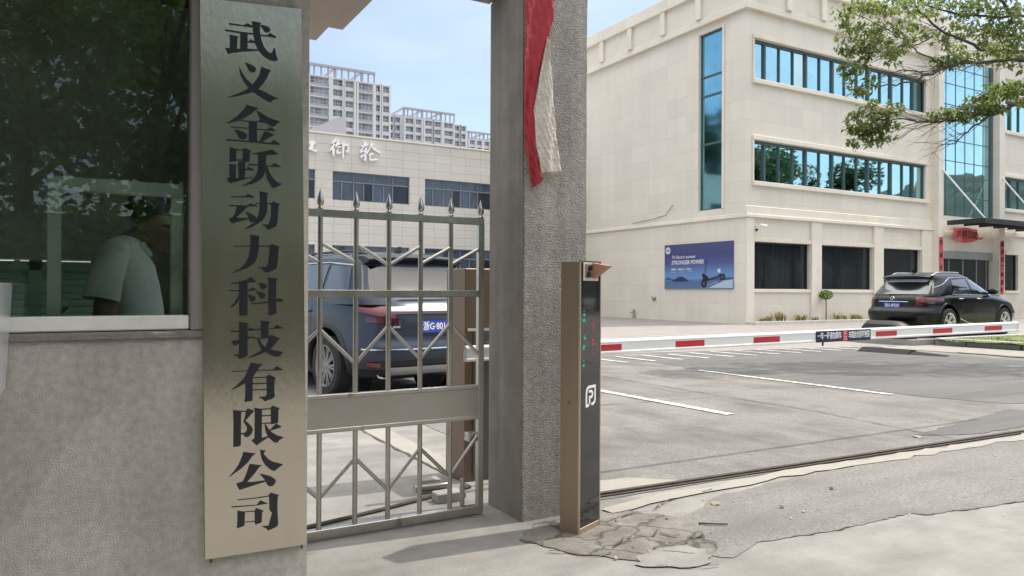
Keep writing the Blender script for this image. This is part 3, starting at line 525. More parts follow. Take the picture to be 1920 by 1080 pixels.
tag(gb.build('grass', M_grass, fix=False), kind='stuff')
kb = [(18.0, 10.5), (18.12, 9.9), (18.35, 7.6), (18.6, 5.2), (18.8, 2.9)]
tag(thing('kerb', 'grey stone kerb with dark joints edging the lawn right of the barrier arm', 'kerb', (18.0, 11, 0)))
kp = bpy.data.objects['kerb']
for a, b in zip(kb[:-1], kb[1:]):
    n = max(1, round((Vector(b) - Vector(a)).length / 1.15))
    for i in range(n):
        p = Vector(a).lerp(Vector(b), i / n + 0.006); q = Vector(a).lerp(Vector(b), (i + 1) / n - 0.006)
        k = MB(); k.bar((p.x, p.y, 0.06), (q.x, q.y, 0.06), 0.13, 0.24)
        k.build('kerb_stone', M_kerb, kp, bevel=0.012)
k = MB(); k.bar((18.05, 10.56, 0.06), (26, 10.56, 0.06), 0.12, 0.24); k.build('kerb_stone', M_kerb, kp, bevel=0.012)
sheet('pavement', [Vector(p) for p in ((15.9, 10.6), (17.14, 10.8), (17.14, 10.6), (17.95, 10.6), (18.3, 7.6), (18.75, 2.9), (17.0, 2.9), (16.3, 7.2))], 0.013, M_pale)
ribbon('gutter_weeds', jag([(16.15, 9.0), (16.1, 8.0), (16.45, 6.6), (16.9, 5.0)], 0.05, 0.2, 14), 0.16, 0.018, mat('gutter moss', (0.10, 0.115, 0.05), 1, 0, 0.4, 12), 4, 0.6)
# black rubber kerb ramp lying in the gutter
rp = MB()
rp.poly([(14.5, 10.25, 0.01), (14.95, 10.25, 0.01), (14.95, 10.25, 0.03), (14.78, 10.25, 0.10), (14.68, 10.25, 0.10)], (0.15, -1.05, 0))
rp.poly([(14.66, 9.19, 0.01), (15.1, 9.19, 0.01), (15.1, 9.19, 0.03), (14.93, 9.19, 0.07), (14.83, 9.19, 0.07)], (0.1, -0.62, -0.04))
tag(rp.build('rubber_ramp', mat('black rubber', (0.012, 0.012, 0.012), 0.85, 0, 0.3, 12), bevel=0.01), 'long black rubber kerb ramp lying flat on the asphalt under the barrier arm', 'kerb ramp')
# litter on the street
M_stick = mat('dead twig', (0.09, 0.075, 0.06), 0.9)
M_leafd = mat('dry leaf', (0.33, 0.27, 0.19), 0.8)
s = MB(); s.tube([(2.96, 3.06, 0.012), (3.00, 3.02, 0.014), (3.09, 2.97, 0.012)], [0.006, 0.005, 0.004], 6)
tag(s.build('twig', M_stick), 'short dark twig lying on the asphalt right of the barrier post', 'twig')
def flat_leaf(x, y, a, l, w, name, label, m=M_leafd):
    b = MB(); c, s_ = math.cos(a), math.sin(a)
    P = [(-l / 2, 0, .006), (-l / 5, w / 2, .016), (l / 4, w / 2.4, .018), (l / 2, 0, .008), (l / 4, -w / 2.4, .014), (-l / 5, -w / 2, .013), (0, 0, 0.02)]
    b.add([(x + c * p[0] - s_ * p[1], y + s_ * p[0] + c * p[1], p[2]) for p in P], [(0, 1, 6), (1, 2, 6), (2, 3, 6), (3, 4, 6), (4, 5, 6), (5, 0, 6)])
    return tag(b.build(name, m), label, 'litter' if name != 'leaf' else 'leaf')
flat_leaf(3.33, 3.30, 0.4, 0.07, 0.05, 'leaf', 'pale curled leaf on the asphalt just in front of the gate track')
flat_leaf(6.45, 3.95, 0.9, 0.10, 0.07, 'leaf', 'pale scrap of leaf on the road behind the track, far right')
flat_leaf(3.62, 3.05, 1.2, 0.04, 0.02, 'leaf', 'small dark leaf bit on the street right of the twig', M_stick)
flat_leaf(4.25, 3.18, 0.2, 0.05, 0.025, 'leaf', 'dark leaf bit in the middle of the street asphalt', M_stick)
rs = random.Random(5)
for i in range(26):
    x = rs.uniform(2.1, 6.5); y = rs.uniform(2.3, 3.5); r_ = rs.uniform(0.004, 0.010)
    if x < 2.6 and y > 3.1: continue
    b = MB(); b.lathe([(r_ * 0.6, 0), (r_, r_ * 0.4), (r_ * 0.7, r_ * 0.9), (r_ * 0.1, r_)], (x, y, 0.006), 6)
    tag(b.build('pebble', M_kerb), 'tiny pebble lying loose on the street surface', 'pebble', 'pebbles scattered on the street')
# ------------------------------------------------------------------ gatehouse
M_stucco = mat('rough stucco', (0.50, 0.462, 0.415), 0.95, 0, 0.18, 40, bump=0.8, bs=230, stain=(0.36, 0.325, 0.29), streak=0.3, stsq=(4, 4, 0.6), sscale=1.8, slo=0.5, shi=0.8)
M_stucco2 = mat('pillar stucco', (0.44, 0.41, 0.37), 0.95, 0, 0.2, 30, bump=2.4, bs=100, stain=(0.29, 0.265, 0.235), streak=0.32, stsq=(6, 6, 0.4), sscale=2.2, slo=0.5, shi=0.8)
M_soffit = mat('painted soffit', (0.46, 0.40, 0.36), 0.85, 0, 0.06, 1.5, bump=0.15, bs=30)
M_jamb = mat('weathered window jamb', (0.19, 0.165, 0.15), 0.6, 0.2, 0.25, 5, bump=0.2, bs=90, squash=(1, 1, 0.15))
M_sash = mat('off white sash', (0.62, 0.61, 0.56), 0.5, 0, 0.12, 6, stain=(0.33, 0.31, 0.27), sscale=5, slo=0.55, shi=0.75)
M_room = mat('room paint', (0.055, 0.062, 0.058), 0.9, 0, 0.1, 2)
M_blind = mat('pale green blind', (0.30, 0.42, 0.34), 0.7, 0, 0.1, 3)
M_green_glass = see_through('green tinted pane', (0.815, 0.875, 0.84), 1.5, (0.92, 1.0, 0.96), 0.012, 0.012)
M_pane = see_through('clear pane', (0.95, 0.98, 0.96), 1.45)
M_ledge = mat('dirty ledge', (0.20, 0.18, 0.165), 0.95, 0, 0.25, 5, bump=1.2, bs=70)

gh = thing('gatehouse', 'grey stucco gatehouse with a wide dark green window and overhanging flat roof', 'gatehouse', (-0.6, 3.4, 0))
WX0, WX1, WZ0, WZ1 = -1.75, 0.338, 1.165, 2.46          # window opening
w = MB()
FY, T = 2.60, 0.16
w.box(-2.4, 0.676, FY, FY + T, 0, WZ0)
w.box(-2.4, 0.676, FY, FY + T, WZ1, 2.748)
w.box(WX1, 0.676, FY, FY + T, WZ0, WZ1)
w.box(-2.4, WX0, FY, FY + T, WZ0, WZ1)
# right wall with an unseen side opening, added to light the person
w.box(0.516, 0.676, FY + T, 4.2, 0, 0.80)
w.box(0.516, 0.676, FY + T, 4.2, 2.6, 2.748)
w.box(0.516, 0.676, FY + T, 2.80, 0.80, 2.6)
w.box(0.516, 0.676, 3.80, 4.2, 0.80, 2.6)
w.build('wall', M_stucco, gh)
w = MB()
w.box(-2.4, -2.24, FY + T, 4.2, 0, 2.748)
w.box(-2.24, 0.516, 4.04, 4.2, 0, 0.85)
w.box(-2.24, 0.516, 4.04, 4.2, 1.43, 2.748)
w.box(0.20, 0.516, 4.04, 4.2, 0.85, 1.43)
w.box(-2.24, -1.0, 4.04, 4.2, 0.85, 1.43)
w.build('wall', M_stucco, gh)
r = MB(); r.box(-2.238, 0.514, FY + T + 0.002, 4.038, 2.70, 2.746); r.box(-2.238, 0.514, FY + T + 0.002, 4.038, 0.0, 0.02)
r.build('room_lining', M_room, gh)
r = MB()
r.box(-3.0, 1.17, 1.75, 4.34, 2.75, 2.95); r.box(1.17, 1.285, 1.72, 4.20, 2.79, 3.0)
r.build('roof', M_soffit, gh, bevel=0.006)
wf = MB(); wf.box(0.296, WX1 + 0.05, FY - 0.012, FY + 0.075, WZ0, WZ1 + 0.05)
win = wf.build('window', M_jamb, gh, bevel=0.004)
q = MB(); q.box(-1.75, 0.294, FY - 0.005, FY + 0.07, 1.168, 1.213); q.build('frame', M_sash, win, bevel=0.004)
q = MB(); q.box(-1.75, 0.345, FY - 0.014, FY + 0.03, 1.138, 1.164); q.build('sill', M_ledge, win, bevel=0.006)
q = MB(); q.box(-1.75, 0.30, FY + 0.048, FY + 0.054, 1.205, 2.47); q.build('pane', M_green_glass, win)
# inner sliding sash with its own clear pane
q = MB()
for bx in ((-0.10, 0.285, 1.60, 1.645), (-0.10, -0.062, 1.16, 1.60), (0.247, 0.285, 1.16, 1.60), (-0.062, 0.247, 1.16, 1.20)):
    q.box(bx[0], bx[1], FY + 0.085, FY + 0.12, bx[2] + 0.0, bx[3])
q.build('inner_sash', M_sash, win, bevel=0.003)
# added side window, a light source out of view, and rear slatted window
sw = MB()
for a, b_, c, d in ((2.80, 3.80, 0.80, 0.84), (2.80, 3.80, 2.56, 2.60), (2.80, 2.84, 0.84, 2.56), (3.76, 3.80, 0.84, 2.56)):
    sw.box(0.57, 0.62, a, b_, c, d)
swo = sw.build('window', M_jamb, gh)
q = MB(); q.box(0.594, 0.599, 2.84, 3.76, 0.84, 2.56); q.build('pane', M_pane, swo)
sl = MB()
for i in range(17):
    sl.obox((-0.4, 4.08, 0.875 + i * 0.032), (1.19, 0.040, 0.005), Matrix.Rotation(R(52), 3, 'X'))
sl.box(-0.22, -0.17, 4.06, 4.10, 0.85, 1.43); sl.box(-1.0, 0.2, 4.06, 4.1, 1.38, 1.42)
sl.build('window_blind', M_blind, gh)
# furniture the window shows
dk = thing('office_desk', 'low dark desk behind the gatehouse window beside the standing person', 'desk', (-0.9, 3.55, 0))
q = MB(); q.box(-1.5, -0.25, 3.3, 3.8, 0.98, 1.02); q.build('desktop', M_jamb, dk)
q = MB()
for x in (-1.45, -0.3):
    for y in (3.34, 3.76): q.box(x - .025, x + .025, y - .025, y + .025, 0.02, 0.98)
q.build('leg_frame', M_jamb, dk)
pt = thing('potted_plant', 'small plant with one yellow green leaf on the gatehouse window ledge', 'plant', (-0.07, 2.86, 1.165))
lg = mat('yellow green leaf', (0.35, 0.42, 0.06), 0.5, 0, 0.3, 20)
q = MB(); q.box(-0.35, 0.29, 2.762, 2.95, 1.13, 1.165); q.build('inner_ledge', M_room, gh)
q = MB(); q.lathe([(0.02, 0), (0.03, 0.05), (0.027, 0.05), (0.024, 0.04)], (-0.07, 2.86, 1.165), 12); q.build('pot', M_sash, pt, smooth=40)
q = MB()
for a, l, h in ((0.1, 0.07, 0.05), (1.6, 0.05, 0.07), (3.0, 0.06, 0.045), (4.4, 0.055, 0.06), (5.4, 0.06, 0.03)):
    c, s_ = math.cos(a), math.sin(a); b0 = Vector((-0.07, 2.86, 1.205)); t = b0 + Vector((c * l, s_ * l, h)); md = b0 + Vector((c * l * .55, s_ * l * .55, h * 1.1)); n = Vector((-s_, c, 0)) * 0.014
    q.add([b0, md + n, t, md - n], [(0, 1, 2, 3)])
q.build('leaf', lg, pt)

# stainless letter box on the wall, cut by the left edge of the picture
M_steel_bright = mat('bright stainless', (0.86, 0.87, 0.88), 0.3, 0.6, 0.06, 3, rvar=0.08)
sb = thing('letter_box', 'shiny stainless steel box mounted on the gatehouse wall, at the far left edge', 'box', (-0.45, 2.4, 1.0))
q = MB()
q.poly([(-0.72, 2.16, 1.005), (-0.196, 2.16, 1.005), (-0.180, 2.16, 1.312), (-0.72, 2.16, 1.312)], (0, 0.436, 0))
bx = q.build('body', M_steel_bright, sb, bevel=0.004)
q = MB(); q.box(-0.73, -0.195, 2.13, 2.157, 1.0, 1.318); q.build('lid', M_steel_bright, sb, bevel=0.003)
q = MB()
for z in (1.06, 1.18, 1.23): q.lathe([(0.004, 0), (0.004, 0.003), (0.001, 0.004)], (-0.1985 + (z - 1.06) * 0.06, 2.42 + (z - 1.06), z), 8, 'x')
each(q, 'rivet', M_sash, sb)

# ------------------------------------------------------------------ steel name board
M_board = mat('brushed steel board', (0.57, 0.53, 0.46), 0.23, 1.0, 0.10, 2.0, bump=0.06, bs=120, rvar=0.08, stain=(0.42, 0.375, 0.30), sscale=3.2, slo=0.5, shi=0.85, squash=(1, 1, 0.25))
M_ink = mat('blue black enamel', (0.012, 0.013, 0.018), 0.35, 0, 0.1, 10)
nb = thing('name_board', 'tall brushed steel board lettered with twelve bold black characters on the gatehouse wall', 'sign', (0.49, 2.59, 0.42))
q = MB()
PB = [(0.3435, 0.424), (0.6705, 0.420), (0.642, 2.262), (0.318, 2.236)]
# a sheet folded back at the edges, leaning slightly and not quite straight
rows = []
for i in range(25):
    t = i / 24
    row = []
    for j in range(9):
        s_ = j / 8
        x = (PB[0][0] * (1 - s_) + PB[1][0] * s_) * (1 - t) + (PB[3][0] * (1 - s_) + PB[2][0] * s_) * t
        z = (PB[0][1] * (1 - s_) + PB[1][1] * s_) * (1 - t) + (PB[3][1] * (1 - s_) + PB[2][1] * s_) * t
        y = 2.577 - 0.0012 * math.sin(t * 9 + s_ * 2) - 0.0010 * math.sin(t * 23 + 1)
        row.append((x, y, z))
    b0, b1 = row[0], row[-1]
    row = [(b0[0] + 0.0005, 2.598, b0[2])] + row + [(b1[0] - 0.0005, 2.598, b1[2])]
    rows.append(row)
q.grid(rows)
q.add([rows[0][0]] + rows[0][1:-1] + [rows[0][-1]], [tuple(range(11))])
q.add([rows[-1][0]] + rows[-1][1:-1] + [rows[-1][-1]], [tuple(range(11))])
q.build('plate', M_board, nb, smooth=25)
for ch in SIGN_CHARS:
    q = MB()
    for i, p in enumerate(ch):
        q.poly([(x / 1000, 2.5745 - 0.00015 * i, z / 1000) for x, z in p], (0, 0.0035, 0))
    q.build('character', M_ink, nb, tri=True)
q = MB()
for x, z in ((0.362, 0.422), (0.654, 0.419)): q.tube([(x, 2.582, z), (x, 2.582, z - 0.012)], 0.005, 8)
each(q, 'hanging_lug', M_crack, nb)

# ------------------------------------------------------------------ gate pillar and beam
pl = thing('gate_pillar', 'thick grey stucco gate pillar between the steel gate and the barrier post', 'pillar', (2.35, 3.77, 0))
q = MB(); rows = []
rp_ = random.Random(3)
for i in range(26):
    z = -0.02 + 3.46 * i / 25
    x0, x1, y0, y1 = 2.1345 + rp_.uniform(-.002, .002), 2.566 + rp_.uniform(-.002, .002), 3.581 + rp_.uniform(-.0015, .0015), 3.975
    rows.append([(x0 + .006, y0, z), (x1 - .006, y0, z), (x1, y0 + .006, z), (x1, y1, z), (x0, y1, z), (x0, y0 + .006, z)])
q.grid(rows, wrap=True); q.add(rows[-1], [(0, 1, 2, 3, 4, 5)])
q.build('shaft', M_stucco2, pl, smooth=20)
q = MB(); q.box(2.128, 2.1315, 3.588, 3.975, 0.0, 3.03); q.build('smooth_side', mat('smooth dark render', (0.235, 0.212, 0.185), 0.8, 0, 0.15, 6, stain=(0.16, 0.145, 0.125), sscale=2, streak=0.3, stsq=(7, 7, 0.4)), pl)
bm_ = thing('lintel_beam', 'dark concrete lintel beam crossing high over the steel gate', 'beam', (0.8, 3.9, 3.04))
q = MB(); q.box(-0.6, 2.13, 3.75, 4.0, 3.04, 3.44); q.build('beam', M_stucco2, bm_)
q = MB(); q.box(-0.9, -0.602, 3.7, 4.05, 2.952, 3.46); q.build('bearing_block', M_stucco2, bm_)

# ------------------------------------------------------------------ steel gate leaf
M_gate = mat('dull stainless tube', (0.46, 0.445, 0.41), 0.32, 1.0, 0.14, 6, rvar=0.12, stain=(0.17, 0.13, 0.09), sscale=11, slo=0.6, shi=0.72, squash=(1, 1, 0.5))
M_gate2 = mat('dull stainless sheet', (0.47, 0.455, 0.42), 0.40, 1.0, 0.10, 2.0, rvar=0.12, stain=(0.33, 0.30, 0.26), sscale=2.5, slo=0.55, shi=0.8)
gt = thing('steel_gate', 'stainless steel gate leaf with spear tips, zigzag bars and a plain middle panel', 'gate', (1.35, 3.83, 0))
GY = 3.83
PX_ = [1.057, 1.248, 1.431, 1.617, 1.801]
GX0, GX1 = 0.70, 2.008
q = MB()
h = 0.017
q.box(GX0, GX1, GY - h, GY + h, 1.674, 1.714)
q.build('top_rail', M_gate, gt, bevel=0.003)
q = MB(); q.box(GX0, GX1 - 0.036, GY - h, GY + h, 1.258, 1.296); q.build('middle_rail', M_gate, gt, bevel=0.003)
q = MB(); q.box(GX0, GX1 - 0.036, GY - h, GY + h, 0.729, 0.752); q.box(GX0, GX1 - 0.036, GY - h, GY + h, 0.553, 0.576)
each(q, 'panel_rail', M_gate, gt, bevel=0.003)
q = MB(); q.box(GX0, GX1 - 0.036, GY - 0.012, GY + 0.012, 0.576, 0.729); q.build('panel', M_gate2, gt)
q = MB(); q.box(GX0, GX1, GY - 0.02, GY + 0.02, 0.012, 0.058); q.build('bottom_rail', M_gate, gt, bevel=0.003)
q = MB(); q.box(GX1 - 0.036, GX1, GY - 0.019, GY + 0.019, 0.058, 1.674); q.build('end_post', M_gate, gt, bevel=0.003)
q = MB(); q.box(GX0 - 0.04, GX0, GY - 0.02, GY + 0.02, 0.02, 1.9); q.build('hinge_post', M_gate, gt, bevel=0.003)
XS = [0.87] + PX_
for i, x in enumerate(XS):
    q = MB()
    for z0, z1 in ((1.296, 1.674), (0.752, 1.258), (0.058, 0.553)):
        q.tube([(x, GY, z0), (x, GY, z1)], 0.0135, 10, cap=False)
    q.build('picket', M_gate, gt, smooth=50)
def diag(p, a, b):
    (x0, z0), (x1, z1) = a, b
    q = MB(); q.tube([(x0, GY, z0), (x1, GY, z1)], 0.0105, 8, cap=False); q.build('diagonal_bar', M_gate, gt, smooth=50)
E_ = GX1 - 0.03
Z1 = [(0.87, 1.53), (1.057, 1.437)], [(1.057, 1.54), (1.248, 1.44)], [(1.248, 1.54), (1.431, 1.43)], [(1.431, 1.43), (1.617, 1.54)], [(1.617, 1.44), (1.801, 1.54)], [(1.801, 1.44), (E_, 1.535)]
Z2 = [(0.87, 0.92), (1.057, 1.09)], [(1.057, 1.09), (1.248, 0.905)], [(1.248, 0.905), (1.431, 1.10)], [(1.431, 1.10), (1.617, 0.915)], [(1.617, 0.915), (1.801, 1.11)], [(1.801, 1.11), (E_, 0.925)]
Z3 = [(0.87, 0.395), (1.057, 0.215)], [(1.057, 0.215), (1.248, 0.405)], [(1.248, 0.405), (1.431, 0.215)], [(1.431, 0.215), (1.617, 0.42)], [(1.617, 0.42), (1.801, 0.24)], [(1.801, 0.24), (E_, 0.46)]
for a, b in (*Z1, *Z2, *Z3): diag(gt, a, b)
for x in XS + [GX1 - 0.018]:
    q = MB(); q.lathe([(0.012, 0), (0.017, 0.006), (0.012, 0.013), (0.010, 0.018), (0.018, 0.026), (0.020, 0.036), (0.015, 0.060), (0.008, 0.085), (0.001, 0.105)], (x, GY, 1.714), 12)
    q.build('spear_tip', M_gate, gt, smooth=50)
q = MB(); q.tube([(1.90, GY + 0.04, 0.02), (1.90, GY + 0.04, 0.21)], 0.014, 10); q.box(1.886, 1.914, GY + 0.019, GY + 0.05, 0.10, 0.125)
q.build('drop_bolt', M_gate, gt, smooth=40)
q = MB(); q.box(1.93, 2.03, GY + 0.02, GY + 0.08, 0.42, 0.47); q.build('latch', M_gate, gt, bevel=0.003)
# steel block and pipe on the ground behind the leaf
M_metalblk = mat('dusty block', (0.30, 0.29, 0.265), 0.8, 0, 0.2, 8)
sbk = thing('stop_block', 'pale steel stop block with a short pipe on the ground behind the gate foot', 'block', (1.95, 4.3, 0))
q = MB(); q.box(1.86, 2.04, 4.12, 4.22, 0.0, 0.06); q.box(1.86, 1.99, 4.36, 4.44, 0, 0.09); each(q, 'block', M_metalblk, sbk, bevel=0.006)
q = MB(); q.tube([(1.78, 4.30, 0.06), (2.02, 4.33, 0.05)], 0.024, 10); q.build('pipe', M_gate, sbk, smooth=40)
q = MB(); q.tube([(0.72, 3.98, 0.012), (1.06, 4.04, 0.012), (1.5, 4.15, 0.012), (1.9, 4.27, 0.012), (2.2, 4.36, 0.012)], 0.011, 6)
tag(q.build('black_cable', M_crack), 'thin black cable lying along the ground behind the steel gate', 'cable')

# ------------------------------------------------------------------ faded red cloth on the pillar
M_red = mat('red cloth', (0.36, 0.035, 0.05), 0.9, 0, 0.2, 12, bump=0.7, bs=38, stain=(0.25, 0.03, 0.04), sscale=6)
M_whitecloth = mat('faded cloth reverse', (0.55, 0.50, 0.44), 0.9, 0, 0.12, 9, bump=0.9, bs=42, stain=(0.42, 0.36, 0.30), sscale=6)
fl = thing('red_cloth', 'torn red cloth with a faded white reverse hanging down the front of the pillar', 'cloth', (2.2, 3.54, 3.06))
def cloth(name, L, Rr, m, y, n=60, k=16, ph=0.0, amp=0.010):
    """strip between a left and a right edge polyline given from top to bottom in (x, z)"""
    def at(P, t):
        u = t * (len(P) - 1); i = min(int(u), len(P) - 2); f = u - i
        return (P[i][0] * (1 - f) + P[i + 1][0] * f, P[i][1] * (1 - f) + P[i + 1][1] * f)
    rows = []
    for i in range(n + 1):
        t = i / n; a = at(L, t); b = at(Rr, t)
        rows.append([(a[0] + (b[0] - a[0]) * j / k, y - amp * math.sin(j / k * 7.5 + t * 4 + ph) - 0.45 * amp * math.sin(t * 23 + j * 0.9) - 0.3 * amp * math.sin(t * 47 - j * 1.7), a[1] + (b[1] - a[1]) * j / k) for j in range(k + 1)])
    q = MB(); q.grid(rows)
    o = q.build(name, m, fl, smooth=70)
    s = o.modifiers.new('thick', 'SOLIDIFY'); s.thickness = 0.0006
    return o
cloth('red_side', [(2.112, 3.08), (2.112, 2.90), (2.108, 2.60), (2.102, 2.25), (2.130, 2.05), (2.168, 1.868)],
      [(2.300, 3.08), (2.300, 2.86), (2.25, 2.66), (2.185, 2.40), (2.205, 2.05), (2.245, 1.925)], M_red, 3.545)
cloth('faded_side', [(2.245, 2.72), (2.20, 2.50), (2.165, 2.30), (2.180, 2.12), (2.222, 1.952)],
      [(2.262, 2.70), (2.285, 2.50), (2.305, 2.30), (2.325, 2.12), (2.352, 1.972)], M_whitecloth, 3.528, ph=1.2, amp=0.007)
q = MB(); q.tube([(2.2, 3.585, 3.07), (2.2, 3.53, 3.075)], 0.006, 6); q.build('nail', M_crack, fl)

# ------------------------------------------------------------------ barrier post (plate camera kiosk)
M_bronze = mat('champagne aluminium', (0.34, 0.262, 0.195), 0.42, 0.7, 0.06, 40, squash=(1, 1, 0.05), rvar=0.06)
M_bronze2 = mat('champagne edge', (0.52, 0.43, 0.32), 0.4, 0.8, 0.05, 10)
M_black_glass = mat('black glass', (0.008, 0.008, 0.010), 0.06, 0, 0.0, 1, coat=0.6)
KL = Vector((2.2085, 3.324, 0)); KC = Vector((2.272, 3.235, 0)); KR = Vector((2.481, 3.327, 0))
ka = math.atan2(KR.y - KC.y, KR.x - KC.x)
kx = Vector((math.cos(ka), math.sin(ka), 0)); ky = Vector((-math.sin(ka), math.cos(ka), 0))
kw, kd, kh = 0.226, 0.118, 1.457
KO = KC.copy()
def kp_(x, y, z): return KO + kx * x + ky * y + Vector((0, 0, z))
ko = thing('barrier_post', 'tall slim parking post with champagne sides, black glass front and a small camera', 'parking post', tuple(KO))
def kbox(x0, x1, y0, y1, z0, z1, name, m, bevel=0.0, parent=ko):
    q = MB(); q.obox(kp_((x0 + x1) / 2, (y0 + y1) / 2, (z0 + z1) / 2), (x1 - x0, y1 - y0, z1 - z0), ka)
    return q.build(name, m, parent, bevel=bevel)
bodyk = kbox(0, kw, 0.006, kd, 0.0, kh, 'body', M_bronze, 0.004)
kbox(-0.001, 0.012, -0.004, 0.008, 0.0, kh - 0.004, 'edge_trim', M_bronze2, 0.002)
kbox(kw - 0.010, kw + 0.001, -0.004, 0.008, 0.0, kh - 0.004, 'edge_trim', M_bronze2, 0.002)
kbox(0.012, kw - 0.010, -0.004, 0.008, 0.0, 0.035, 'base_trim', M_bronze2, 0.002)
glassk = kbox(0.012, kw - 0.010, -0.001, 0.0055, 0.035, kh - 0.012, 'front_glass', M_black_glass)
kbox(0.0, kw, -0.004, 0.0058, kh - 0.012, kh + 0.002, 'top_trim', M_crack, 0.001)
# camera window and hood
cw_ = MB(); cw_.obox(kp_(0.112, -0.003, 1.40), (0.155, 0.004, 0.098), ka)
camw = cw_.build('camera_window', mat('camera bezel', (0.62, 0.47, 0.40), 0.4, 0.1, 0.1, 8), ko, bevel=0.001)
q = MB(); q.obox(kp_(0.110, -0.0062, 1.403), (0.125, 0.003, 0.072), ka); q.build('camera_recess', mat('recess', (0.16, 0.12, 0.115), 0.5), camw)
q = MB()
for dx, z in ((0.005, 1.418), (-0.015, 1.385)): q.lathe([(0.016, 0), (0.016, 0.012), (0.010, 0.013), (0.006, 0.011)], (0, 0, 0), 14, 'y'); n_ = len(q.v) // (2 if dx < 0 else 1)
lens = MB()
for dx, z in ((0.092, 1.420), (0.078, 1.384)):
    lens.tube([kp_(dx, -0.006, z), kp_(dx, -0.018, z)], 0.015, 14)
each(lens, 'lens', M_black_glass, camw, smooth=40)
q = MB()
A, B_, C_, D_ = kp_(0.125, -0.006, 1.448), kp_(0.19, -0.006, 1.448), kp_(0.205, -0.085, 1.432), kp_(0.150, -0.085, 1.432)
E1, E2 = kp_(0.135, -0.006, 1.37), kp_(0.18, -0.006, 1.37)
q.add([A, B_, C_, D_, E1, E2], [(0, 1, 2, 3), (1, 5, 2), (0, 3, 4), (3, 2, 5, 4), (0, 4, 5, 1)])
q.build('hood', mat('copper hood', (0.42, 0.21, 0.13), 0.5, 0.2, 0.15, 10), camw)
# LED characters: blurred strokes seen from the side
M_led_g = mat('green led', (0.02, 0.2, 0.12), 0.4, 0, 0, 1, emit=(0.10, 0.85, 0.55), emis=0.15)
M_led_r = mat('red led', (0.3, 0.02, 0.03), 0.4, 0, 0, 1, emit=(0.95, 0.10, 0.16), emis=0.15)
rk = random.Random(8)
q = MB()
for i, z in enumerate((1.185, 1.128, 1.055, 0.985, 0.915)):
    q = MB()
    for k in range(4):
        q.obox(kp_(0.05 + rk.uniform(-.014, .014), -0.0015, z + rk.uniform(-.018, .018)), (rk.choice((0.003, 0.018)), 0.002, rk.choice((0.003, 0.014))), ka)
    q.build('led_character', M_led_g, glassk)
for i in range(8):
    q = MB()
    for k in range(5):
        q.obox(kp_(0.140 + rk.uniform(-.009, .009), -0.0015, 1.135 - i * 0.026 + rk.uniform(-.009, .009)), (rk.choice((0.002, 0.012)), 0.002, rk.choice((0.002, 0.008))), ka)
    q.build('led_character', M_led_r, glassk)
# the white P emblem: a rounded leaf outline with an inner P
M_white = mat('white print', (0.78, 0.78, 0.76), 0.5)
KM = frame(kp_(0, -0.0016, 0), kx, (0, 0, 1))
def kprint(polys, name):
    q = MB()
    for i, p in enumerate(polys): q.poly([KM @ Vector((x, z, 0.0002 * i)) for x, z in p], -ky * 0.001)
    return q.build(name, M_white, glassk, tri=True)
ex, ez = 0.118, 0.728
def sc(p): return [(ex + a * 0.052, ez + b * 0.052) for a, b in p]
kprint([sc([(-1, -1.1), (-1, 0.4), (-0.85, 0.85), (-0.4, 1.1), (1.05, 1.1), (1.05, -0.4), (0.9, -0.8), (0.5, -1.0), (0.15, -1.0), (0.15, -0.72), (0.45, -0.72), (0.7, -0.6), (0.78, -0.35), (0.78, 0.82), (-0.3, 0.82), (-0.62, 0.65), (-0.72, 0.3), (-0.72, -0.8), (-0.35, -0.8), (-0.35, -1.1)]),
        sc([(-0.35, -0.85), (-0.35, 0.02), (0.12, 0.02), (0.2, 0.12), (0.2, 0.26), (0.12, 0.36), (-0.4, 0.36), (-0.4, 0.62), (0.25, 0.62), (0.48, 0.42), (0.48, -0.05), (0.25, -0.25), (-0.08, -0.25), (-0.08, -0.85)])], 'emblem')
q = MB(); q.tube([kp_(0.0005, 0.06, 0.70), kp_(-0.0015, 0.06, 0.70)], 0.006, 10); q.build('keyhole', M_crack, ko)

# ------------------------------------------------------------------ barrier cabinet and arm
bc = thing('road_barrier', 'brown barrier cabinet behind the pillar with its long white arm lowered across the road', 'barrier', (2.4, 4.6, 0))
M_brown = mat('brown cabinet metal', (0.17, 0.118, 0.078), 0.45, 0.4, 0.08, 3)
M_grayin = mat('grey recess', (0.11, 0.11, 0.105), 0.6, 0.1, 0.1, 4)
q = MB(); q.box(2.225, 2.50, 4.50, 4.80, 0, 1.445); cb = q.build('cabinet', M_brown, bc, bevel=0.006)
q = MB(); q.box(2.285, 2.455, 4.490, 4.498, 0.04, 1.02); q.build('front_panel', M_grayin, cb)
q = MB(); q.tube([(2.33, 4.492, 1.36), (2.33, 4.485, 1.36)], 0.011, 10); q.build('lock', M_steel_bright, cb)
q = MB(); q.box(2.24, 2.40, 4.484, 4.492, 1.02, 1.04); q.build('panel_trim', M_sash, cb)
q = MB(); q.box(2.46, 2.52, 4.47, 4.50, 0, 1.448); q.build('edge_trim', M_bronze2, cb)
q = MB(); q.box(2.36, 2.46, 4.30, 4.493, 0.84, 0.95); q.build('arm_hub', M_grayin, bc, bevel=0.01)

